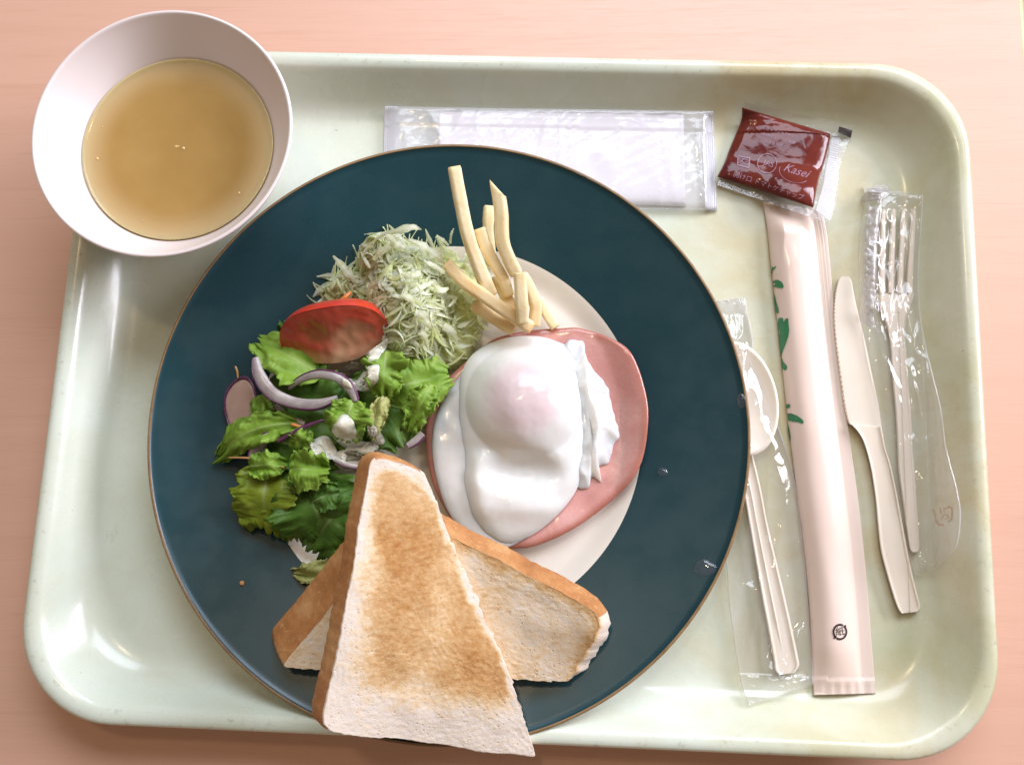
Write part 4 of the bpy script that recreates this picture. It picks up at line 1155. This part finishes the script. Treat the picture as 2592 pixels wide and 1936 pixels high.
# --- chopstick sleeve
def build_sleeve():
    rows = [(*Z6(72, 165), *Z6(425, 215)), (*Z6(98, 330), *Z6(455, 360)), (*Z6(122, 560), *Z6(478, 580)), (*Z6(152, 830), *Z6(503, 850)), (*Z6(185, 1120), *Z6(535, 1150)), (*Z6(213, 1400), *Z6(570, 1420)),
            (*Z7(527, 0), *Z7(885, 0)), (*Z7(565, 300), *Z7(925, 300)), (*Z7(598, 560), *Z7(955, 560)), (*Z7(628, 860), *Z7(983, 860)), (*Z7(648, 1180), *Z7(1008, 1180)), (*Z7(660, 1460), *Z7(1030, 1450))]
    rows[2] = (*Z6(122, 560), *Z6(478, 580))
    def zf(u, v):
        full = sm(.01, .10, v) * sm(1.0, .90, v)
        puff = .0068 * math.sin(math.pi * min(1, max(0, u / .80))) ** .62 * (0.22 + .78 * full)
        flat = .0011
        fin = sm(.72, .82, u)
        z = lerp(puff, 0, fin) + flat
        z += .00022 * math.sin(u * 330) * sm(.74, .78, u) * sm(.97, .94, u) * sm(.50, .30, v)
        z += .0007 * ridged(u * 2.4 + v * 3, v * 9, 4) * sm(.30, .05, v) * sm(.02, .08, v) * (1 - fin)
        z += .00012 * N3(u * 4, v * 10, 2) * (1 - fin)
        z += .00018 * math.sin(u * 260) * (sm(.045, .02, v) + sm(.955, .98, v))
        return z
    pt = Patch(rows, zf)
    base = P(Z7(700, 0), 0)
    t = thing('chopstick_sleeve', 'pinkish white glossy chopstick sleeve with green leaf print and black mark', 'chopsticks', (base.x, base.y, .0003))
    m = NT('sleeve_paper'); m.set(Base_Color=m.ramp(m.noise(30, 3), [(.3, (.78, .62, .53)), (.7, (.82, .67, .58))]), Roughness=.20)
    m.sss(.2, (1, .7, .6), .002); m.set(Normal=m.bump(m.noise(200, 3), .05, .0005)); m.b.inputs['Specular IOR Level'].default_value = .65
    v, f = rows_solid(rows, 260, 90, zf, lambda u, v: .0004 + .0004 * sm(.8, .9, u)); mesh_obj('sleeve', v, f, m.m, t)
    stick = simple('bamboo', (.70, .55, .34), .5, (.74, .6, .4), 200).m
    for du in (.26, .52):
        path = [P(pt.L[j].lerp(pt.R[j], du), .0030) for j in range(16, 226, 6)]
        vv, ff = sweep(path, lambda i, s: [(.0018 * math.cos(a), .0018 * math.sin(a)) for a in [q / 10 * 6.283 for q in range(10)]]); mesh_obj('chopstick', vv, ff, stick, t)
    g = simple('green_ink', (.035, .20, .085), .3, (.045, .23, .10), 150).m
    prints = [[(178, 118), (196, 124), (206, 110), (214, 118), (196, 138), (184, 150), (178, 190), (172, 160)],
              [(184, 240), (200, 228), (230, 226), (262, 246), (278, 280), (268, 296), (220, 290), (190, 284)],
              [(190, 320), (206, 380), (232, 468), (236, 500), (222, 512), (206, 480), (196, 400)],
              [(224, 590), (232, 548), (254, 541), (272, 548), (276, 580), (290, 552), (314, 545), (318, 600), (323, 650), (315, 700), (290, 770), (262, 840), (256, 870), (248, 840), (238, 740)],
              [(252, 862), (272, 910), (302, 944), (306, 968), (286, 984), (262, 966), (256, 920)],
              [(296, 1268), (318, 1262), (333, 1276), (326, 1294), (306, 1300), (298, 1304)],
              [(304, 1344), (340, 1342), (390, 1362), (430, 1390), (445, 1412), (436, 1430), (400, 1414), (350, 1410), (314, 1402)],
              [(308, 1420), (322, 1470), (334, 1540), (334, 1580), (322, 1540), (312, 1480)]]
    for pl in prints: decal('leaf_print', pt, [ZG(*p) for p in pl], g, t)
    ink = simple('black_ink', (.03, .02, .022), .35).m
    ZR = crop(2080, 1540, 13.767); c = ZR(640, 805)
    rot = math.radians(-58)
    s = 13.767
    r = 225 / s; wd = 62 / s
    mk = decal('recycling_mark', pt, band(c, r, wd, math.radians(-235), math.radians(-62), sq=1.12, rot=0), ink, t)
    decal('arrow', pt, band(c, r, wd, math.radians(-55), math.radians(122), sq=1.12), ink, mk)
    decal('arrow', pt, [ZR(850, 550), ZR(850, 690), ZR(745, 640), ZR(790, 590)], ink, mk)
    decal('arrow', pt, [ZR(420, 1065), ZR(425, 930), ZR(525, 950), ZR(500, 1010), ZR(460, 1030)], ink, mk)
    text_decal('character', '\u7d19', pt, ZR(645, 805), 330 / s, math.radians(-4), ink, mk)
    return pt
SLEEVE = build_sleeve()

# --- ketchup sachet lying on the sleeve's end
def build_sachet():
    q = [ZK(430, 70), ZK(1660, 430), ZK(1425, 1465), ZK(85, 1035)]
    rows = [(*q[0], *q[1]), (*ZK(415, 260), *ZK(1650, 560)), (*ZK(260, 640), *ZK(1560, 900)), (*ZK(190, 830), *ZK(1490, 1130)), (*q[3], *q[2])]
    def lift(u, v): return .0012 + .0062 * sm(.35, .8, u) * sm(.45, .95, v) + .0022 * sm(.5, .9, v)
    def zf(u, v):
        e = (max(0, 1 - abs(2 * u - 1) ** 3.2)) ** .55 * (max(0, 1 - abs(2 * v - 1) ** 3.4)) ** .55
        w = .0004 * ridged(u * 4, v * 3, 3) * (1 - e * .5) + .0001 * ridged(u * 11, v * 9, 5)
        return lift(u, v) + .0012 + e * .0040 + w * min(1, e * 6)
    pt = Patch(rows, zf)
    base = P(ZK(900, 750), 0)
    t = thing('ketchup_sachet', 'dark red ketchup sachet with clear sealed edges and white print', 'sachet', (base.x, base.y, .001))
    m = NT('ketchup_in_film'); m.set(Base_Color=m.ramp(m.noise(55, 3), [(.3, (.095, .014, .014)), (.7, (.165, .030, .018))]), Roughness=.12); m.b.inputs['Specular IOR Level'].default_value = .3
    m.b.inputs['Coat Weight'].default_value = .0; m.b.inputs['Coat Roughness'].default_value = .08; m.sss(.25, (1, .25, .1), .003)
    m.set(Normal=m.bump(m.noise(140, 3, .6, dist=.8), .14, .0010))
    v, f = rows_solid(rows, 90, 90, zf, lambda u, v: lift(u, v) + .0006); mesh_obj('filling', v, f, m.m, t)
    # clear margins: one sheet reaching past the filling
    mr = [(*ZK(470, 0), *ZK(1985, 330)), (*ZK(440, 60), *ZK(1950, 480)), (*ZK(300, 560), *ZK(1800, 900)), (*ZK(130, 960), *ZK(1760, 1350)), (*ZK(80, 1150), *ZK(1640, 1690))]
    def zm(u, v): return lift(min(1, u * 1.1), v) + .0005 + .0004 * ridged(u * 6, v * 5, 1) + .00012 * math.sin(v * 260) * sm(.78, .84, u)
    sealf = m_film('sachet_film', .08, (.99, .99, .99), .10, .4, 330, 1.0)
    v, f = rows_solid(mr, 90, 90, zm, lambda u, v: lift(min(1, u * 1.1), v) + .0002); mo = mesh_obj('sealed_edge', v, f, sealf, t)
    wavy = Patch(mr, zm)
    # the crimped side seal, hazier than the rest
    cr = [(*ZK(1690, 430), *ZK(1800, 480)), (*ZK(1620, 800), *ZK(1770, 830)), (*ZK(1540, 1200), *ZK(1740, 1250)), (*ZK(1450, 1500), *ZK(1650, 1660))]
    crm = m_film('crimped_film', .30, (.98, .98, .98), .16, .3, 300, 1.0, (.84, .82, .88))
    v, f = rows_solid(cr, 120, 10, lambda u, v: lift(1, .3 + .6 * v) + .0015 + .00016 * math.sin(v * 240), lambda u, v: lift(1, .3 + .6 * v) + .0011); mesh_obj('crimp', v, f, crm, t)
    blk = simple('black_register_mark', (.035, .022, .018), .4).m
    decal('register_mark', wavy, [ZK(1785, 335), ZK(1972, 388), ZK(1945, 495), ZK(1770, 415)], blk, t, .0006)
    ink = simple('white_print', (.30, .16, .21), .4).m
    A = math.radians(17); s = 5.508
    decal('print', pt, band(ZK(780, 850), 132 / s, 9 / s, 0, 6.20, 40, 1.03, A), ink, t)
    text_decal('print', 'JAS', pt, ZK(800, 855), 105 / s, A, ink, t, shear=.1)
    text_decal('print', 'Kasei', pt, ZK(1180, 950), 165 / s, A, ink, t, shear=.45)
    decal('print', pt, band(ZK(1160, 980), 215 / s, 8 / s, math.radians(25), math.radians(190), 30, .62, A), ink, t)
    text_decal('print', '\u30d7\u30e9', pt, ZK(455, 830), 95 / s, A, ink, t)
    for (a, b) in (((375, 745), (540, 775)), ((540, 775), (525, 910)), ((525, 910), (370, 870)), ((370, 870), (375, 760))):
        dx, dy = b[0] - a[0], b[1] - a[1]; L = math.hypot(dx, dy); nx, ny = -dy / L * 7, dx / L * 7
        decal('print', pt, [ZK(a[0] + nx, a[1] + ny), ZK(b[0] + nx, b[1] + ny), ZK(b[0] - nx, b[1] - ny), ZK(a[0] - nx, a[1] - ny)], ink, t)
    text_decal('print', '\u958b\u3051\u53e3 \u30c8\u30de\u30c8\u30b1\u30c1\u30e3\u30c3\u30d7', pt, ZK(800, 1165), 92 / s, math.radians(19), ink, t)
    for i, line in enumerate(('\u540d\u79f0 \u30c8\u30de\u30c8\u30b1\u30c1\u30e3\u30c3\u30d7', '\u539f\u6750\u6599\u540d \u30c8\u30de\u30c8 \u7cd6\u985e', '\u5185\u5bb9\u91cf \u4fdd\u5b58\u65b9\u6cd5')):
        text_decal('print', line, pt, ZK(960 - i * 20, 420 + i * 85), 50 / s, math.radians(16), ink, t)
build_sachet()

# --- plastic cutlery
def m_plastic(name, c, c2):
    m = NT(name); m.set(Base_Color=m.ramp(m.noise(40, 3), [(.3, c), (.7, c2)]), Roughness=.30); m.sss(.25, (1, .8, .55), .003)
    m.set(Normal=m.bump(m.noise(260, 2), .03, .0004)); return m.m
PLA = m_plastic('ivory_plastic', (.82, .72, .60), (.85, .76, .64))
def build_knife():
    base = P(Z7(1080, 300), 0)
    t = thing('knife', 'ivory plastic knife with serrated blade between sleeve and fork', 'knife', (base.x, base.y, .0005))
    def prof(h, rim, w=.10):
        def z(u, v):
            e = min(u, 1 - u)
            return .0012 + h * sm(0, .03, e) + rim * sm(0, .02, e) * sm(w * 1.7, w, e)
        return z
    blade = [(*Z6(545, 614), *Z6(588, 616)), (*Z6(527, 640), *Z6(605, 650)), (*Z6(508, 720), *Z6(622, 740)), (*Z6(500, 830), *Z6(648, 850)), (*Z6(506, 960), *Z6(678, 970)), (*Z6(522, 1100), *Z6(708, 1110)), (*Z6(542, 1250), *Z6(738, 1255)), (*Z6(562, 1390), *Z6(767, 1390)), (*Z6(584, 1482), *Z6(782, 1490)), (*Z6(600, 1500), *Z6(786, 1520))]
    def teeth(u, v):
        tw = abs((v * 46) % 1 - .5) * 2
        return Vector((-(1 - u) ** 6 * 5.5 * tw / 2.36 * sm(.03, .08, v) * sm(.99, .95, v), 0))
    v, f = rows_solid(blade, 420, 40, prof(.0016, 0.0), lambda u, v: .0012, teeth); mesh_obj('blade', v, f, PLA, t)
    h = [(*Z6(598, 1496), *Z6(785, 1512)), (*Z6(640, 1540), *Z6(796, 1580)), (*Z6(678, 1610), *Z6(806, 1640)), (*Z7(1000, 100), *Z7(1124, 100)), (*Z7(1028, 280), *Z7(1162, 280)), (*Z7(1042, 430), *Z7(1190, 430)), (*Z7(1060, 590), *Z7(1218, 580)), (*Z7(1098, 740), *Z7(1248, 730)), (*Z7(1140, 880), *Z7(1280, 860)), (*Z7(1165, 945), *Z7(1296, 930)), (*Z7(1185, 972), *Z7(1280, 962))]
    v, f = rows_solid(h, 200, 36, prof(.0022, .0009, .07), lambda u, v: .0012); mesh_obj('handle', v, f, PLA, t)
build_knife()

def build_fork():
    base = P(Z6(890, 1300), 0)
    t = thing('fork', 'ivory plastic fork with four tines inside a clear wrapper', 'fork', (base.x, base.y, .0004))
    Zb = .0014
    def prof(h, rim=0.0):
        def z(u, v):
            e = min(u, 1 - u); return Zb + h * sm(0, .12, e) + rim * sm(.0, .03, e) * sm(.16, .09, e)
        return z
    zt = lambda u, v: .0040 - .0006 * abs(2 * u - 1) ** 3 + .0012 * (1 - v)
    # tines (Z9 px)
    for (tx, bx) in (((300, 322), (292, 368)), ((412, 432), (404, 482)), ((528, 548), (520, 562)), ((638, 660), (562, 618))):
        top = 330 if tx[0] > 350 else 340
        bx = {300: (296, 366), 412: (408, 478), 528: (520, 575), 638: (575, 620)}[tx[0]]
    for (a0, a1, b0, b1, c0, c1) in ((296, 318, 300, 380, 290, 366), (405, 432, 402, 470, 406, 480), (522, 548, 505, 562, 520, 545), (636, 660, 545, 640, 545, 622)):
        pass
    tines = [((288, 312), (278, 350), (284, 364)), ((404, 430), (398, 478), (404, 480)), ((520, 546), (520, 590), (522, 580)), ((634, 660), (0, 0), (0, 0))]
    # four tines of equal width separated by three slots; the slots end at y = 1085
    left_edge = lambda y: lerp(210, 292, sm(330, 1085, y)); right_edge = lambda y: lerp(660, 622, sm(330, 1085, y))
    for k in range(4):
        rows = []
        for y in (320, 345, 420, 560, 720, 880, 1000, 1085):
            l, r = left_edge(y) if False else lerp(300, 290, (y - 330) / 755), right_edge(y)
            w = (r - l); gap = lerp(.115, .060, sm(320, 1050, y))
            a = l + w * (k / 4 + gap * .5); b = l + w * ((k + 1) / 4 - gap * .5)
            if y == 320: a, b = lerp(a, b, .3), lerp(a, b, .7)
            rows.append((*Z9(a, y), *Z9(b, y)))
        v, f = rows_solid(rows, 60, 12, lambda u, v: .0026 + .0016 * sm(0, .25, min(u, 1 - u)) + .0016 * (1 - v), lambda u, v: Zb + .0008 + .0014 * (1 - v)); mesh_obj('tine', v, f, PLA, t)
    head = [(*Z9(291, 1086), *Z9(622, 1086)), (*Z9(286, 1120), *Z9(615, 1130)), (*Z9(300, 1200), *Z9(590, 1210)), (*Z9(340, 1300), *Z9(558, 1310)), (*Z9(375, 1400), *Z9(545, 1410)), (*Z9(400, 1500), *Z9(545, 1510)), (*Z9(412, 1640), *Z9(556, 1645)),
            (*Z6(848, 1250), *Z6(945, 1255)), (*Z6(866, 1450), *Z6(960, 1455)), (*Z6(876, 1640), *Z6(968, 1645)), (*Z7(1165, 120), *Z7(1265, 130)), (*Z7(1190, 300), *Z7(1275, 310)), (*Z7(1215, 480), *Z7(1288, 490)), (*Z7(1232, 580), *Z7(1292, 580)), (*Z7(1248, 606), *Z7(1280, 606))]
    v, f = rows_solid(head, 240, 26, prof(.0022, .0006), lambda u, v: Zb); mesh_obj('handle', v, f, PLA, t)
    # wrapper
    rows = [(*Z9(150, 120), *Z9(700, 190)), (*Z9(170, 220), *Z9(705, 240)), (*Z9(130, 520), *Z9(690, 500)), (*Z9(120, 800), *Z9(668, 900)), (*Z9(130, 1100), *Z9(680, 1250)), (*Z9(135, 1350), *Z9(740, 1600)), (*Z6(690, 1120), *Z6(1085, 1180)), (*Z6(760, 1400), *Z6(1140, 1420)),
            (*Z6(800, 1640), *Z6(1170, 1640)), (*Z7(1120, 200), *Z7(1520, 240)), (*Z7(1170, 440), *Z7(1540, 400)), (*Z7(1230, 640), *Z7(1510, 580)), (*Z7(1260, 745), *Z7(1420, 690))]
    def zf(u, v):
        e = (max(0, 1 - abs(2 * u - 1) ** 3)) ** .5
        seal = sm(0, .05, v) * sm(1, .94, v)
        c = .0017 * ridged(u * 3.2, v * 11 + u * 2, 21) + .0006 * ridged(u * 6, v * 20, 23) + .0001 * ridged(u * 15, v * 40, 25)
        fold = .0022 * sm(.16, .06, abs(u - .17)) * sm(.5, .3, v) * (.5 + .5 * ridged(u * 12, v * 60, 27))
        return .0012 + e * seal * (.0050 + c) + fold * seal + .0006 * (1 - seal) * ridged(u * 9, v * 90, 2)
    w = thing('fork_wrapper', 'crumpled clear plastic wrapper around the ivory fork', 'wrapper', (base.x, base.y, .0003))
    v, f = rows_solid(rows, 260, 80, zf, lambda u, v: .0006); mesh_obj('film', v, f, FILM, w, attrs={'edge': film_edge(260, 80)})
    pt = Patch(rows, zf)
    hz = m_film('crinkled_film', .24, (.98, .98, .98), .12, .6, 420, 1.3, (.86, .82, .86))
    for rr in ([(*Z9(270, 100), *Z9(380, 100)), (*Z9(210, 150), *Z9(395, 150)), (*Z9(150, 215), *Z9(390, 205)), (*Z9(155, 262), *Z9(300, 240))],
               [(*Z9(205, 300), *Z9(300, 300)), (*Z9(190, 450), *Z9(300, 470)), (*Z9(180, 620), *Z9(290, 620)), (*Z9(170, 720), *Z9(285, 740)), (*Z9(185, 850), *Z9(275, 900)), (*Z9(165, 1000), *Z9(270, 1000)), (*Z9(170, 1150), *Z9(260, 1150)), (*Z9(140, 1320), *Z9(260, 1340)), (*Z9(230, 1400), *Z9(310, 1450))]):
        q = Patch(rr, None)
        def zz(u, v, q=q):
            j = min(239, int(v * 239)); p = q.L[j].lerp(q.R[j], u); a, b = pt.uv(p); return zf(min(1, max(0, a)), b) + .0005 + .0003 * ridged(u * 4, v * 40, 3)
        v, f = rows_solid(rr, 70, 10, zz, lambda u, v: zz(u, v) - .0003); mesh_obj('film_fold', v, f, hz, w)
    # crimp seam along the handle
    ink = m_film('film_print', .62, (.9, .9, .9), .3, .1, 100, .6, (.60, .47, .34))
    ZP = crop(2300, 1220, 10.325); s = 10.325
    def stroke(pts, wd):
        for a, b in zip(pts, pts[1:]):
            dx, dy = b[0] - a[0], b[1] - a[1]; L = math.hypot(dx, dy); nx, ny = -dy / L * wd / 2, dx / L * wd / 2; ex_, ey_ = dx / L * wd * .35, dy / L * wd * .35
            decal('print', pt, [ZP(a[0] + nx - ex_, a[1] + ny - ey_), ZP(b[0] + nx + ex_, b[1] + ny + ey_), ZP(b[0] - nx + ex_, b[1] - ny + ey_), ZP(a[0] - nx - ex_, a[1] - ny - ey_)], ink, w, .0003)
    stroke([(650, 720), (690, 850), (710, 1020), (790, 1110), (900, 1120)], 60)
    stroke([(960, 690), (1060, 640), (1140, 700), (1140, 840), (1120, 980), (1040, 1030)], 60)
    stroke([(830, 690), (850, 800)], 45); stroke([(920, 670), (930, 790)], 45)
    stroke([(860, 960), (930, 850), (1020, 860), (1040, 930), (960, 970)], 45)
build_fork()

def build_spoon():
    base = P(Z7(420, 700), 0)
    t = thing('spoon', 'ivory plastic spoon in a clear wrapper, its bowl half under the plate', 'spoon', (base.x, base.y, .0004))
    h = [(*Z7(150, -60), *Z7(255, -110)), (*Z7(190, 60), *Z7(300, 40)), (*Z7(240, 250), *Z7(345, 230)), (*Z7(275, 440), *Z7(385, 440)), (*Z7(312, 660), *Z7(435, 650)), (*Z7(350, 880), *Z7(488, 870)), (*Z7(388, 1080), *Z7(533, 1070)), (*Z7(418, 1250), *Z7(567, 1230)), (*Z7(428, 1310), *Z7(573, 1285)), (*Z7(455, 1338), *Z7(545, 1328))]
    def z(u, v):
        e = min(u, 1 - u); return .0014 + .0018 * sm(0, .05, e) + .0008 * sm(0, .03, e) * sm(.16, .10, e) + .0007 * sm(.05, .02, abs(u - .42)) * sm(.75, .6, v)
    v, f = rows_solid(h, 160, 60, z, lambda u, v: .0014); mesh_obj('handle', v, f, PLA, t)
    c = P((1868, 1010), .003); d = (P((1868, 1010), .003) - P((1905, 1180), .003)).normalized(); s = Vector((-d.y, d.x, 0))
    v, f = [], []; n, R = 48, 14
    for side in (0, 1):
        for r in range(R + 1):
            tt = r / R
            for k in range(n):
                a = 2 * math.pi * k / n
                p = c + d * (math.cos(a) * tt * .0265) + s * (math.sin(a) * tt * .0168)
                p.z = .0018 + .0048 * tt ** 2 + .0008 * (1 - side) - (.0006 if side and tt == 1 else 0)
                v.append(p)
    for side in (0, 1):
        b = side * (R + 1) * n
        for r in range(R):
            for k in range(n): q = (b + r * n + k, b + (r + 1) * n + k, b + (r + 1) * n + (k + 1) % n, b + r * n + (k + 1) % n); f.append(q if side == 0 else q[::-1])
    for k in range(n): f.append((R * n + k, (2 * R + 1) * n + k, (2 * R + 1) * n + (k + 1) % n, R * n + (k + 1) % n))
    white = m_plastic('white_plastic', (.80, .74, .66), (.83, .78, .70))
    mesh_obj('bowl', v, f, PLA, t)
    rows = [(1740, 770, 1885, 752), (1745, 850, 1905, 848), (1745, 960, 1912, 905), (1760, 1060, 1945, 990), (1772, 1130, 1975, 1090), (1790, 1200, *Z7(515, 40)), (*Z7(30, 260), *Z7(565, 260)), (*Z7(90, 500), *Z7(590, 480)), (*Z7(135, 690), *Z7(615, 720)), (*Z7(150, 900), *Z7(630, 940)), (*Z7(180, 1120), *Z7(648, 1170)), (*Z7(210, 1320), *Z7(660, 1340)), (*Z7(235, 1430), *Z7(640, 1410)), (*Z7(275, 1520), *Z7(500, 1440))]
    def zf(u, v):
        e = (max(0, 1 - abs(2 * u - 1) ** 3)) ** .5
        seal = sm(0, .04, v) * sm(1, .93, v)
        c_ = .0026 * ridged(u * 3.0, v * 8 + u * 2, 31) + .0007 * ridged(u * 5, v * 16, 33) + .0001 * ridged(u * 14, v * 36, 35)
        return .0010 + e * seal * (.0046 + .0020 * sm(.45, .25, v) + c_) + .0012 * (1 - seal) * (.6 + ridged(u * 7, v * 60, 2))
    w = thing('spoon_wrapper', 'crumpled clear plastic wrapper around the ivory spoon beside the plate', 'wrapper', (base.x, base.y, .0003))
    v, f = rows_solid(rows, 260, 84, zf, lambda u, v: .0006); mesh_obj('film', v, f, FILM, w, attrs={'edge': film_edge(260, 84)})
build_spoon()

# ------------------------------------------------------------------ water drops and crumbs on the plate
def build_small():
    wm = m_film('water', .02, (.86, .92, .96), .02, .0, 100, 1.2)
    for (x, y, rx, ry, lab) in ((1600, 868, 11, 17, 'water drop at the outer edge of the teal rim'), (1436, 1017, 11, 10, 'small water drop on the rim level with the toast top'), (1522, 1226, 20, 18, 'larger water drop low on the teal rim')):
        c = P(D(x, y), .018); k = .382 / 2200 * 1.17
        out = [Vector((c.x + rx * k * math.cos(a) * (1 + .12 * math.sin(2 * a + x)), c.y + ry * k * math.sin(a) * (1 + .1 * math.cos(3 * a + y)))) for a in [i / 40 * 6.2832 for i in range(40)]]
        o = slab('water_drop', out, lambda x, y: plate_z(x, y) + .0001, lambda x, y, t: .0011 * (max(0, 1 - t * t)) ** .6, wm, 12)
        tag(o, lab, 'water', 'water drops on the plate')
    cr = simple('bread_crumb', (.42, .20, .07), .8, (.55, .30, .12), 400, .3, 900).m
    for (p, s, lab) in ((D(521, 1260), .0011, 'brown toast crumb on the dark teal rim'), (D(1215, 1300), .0006, 'tiny crumb below the cream plate centre')):
        c = P(p, .0); q = P(p, plate_z(c.x, c.y)); rnd = random.Random(int(p[0]))
        out = catmull([Vector((q.x + s * math.cos(a) * rnd.uniform(.7, 1.2), q.y + s * math.sin(a) * rnd.uniform(.7, 1.2))) for a in [i / 7 * 6.283 for i in range(7)]], 21, True)
        tag(slab('crumb', out, lambda x, y: plate_z(x, y) + .0001, lambda x, y, t: s * 1.1 * (max(0, 1 - t ** 2)) ** .5, cr, 5), lab, 'crumb')
build_small()
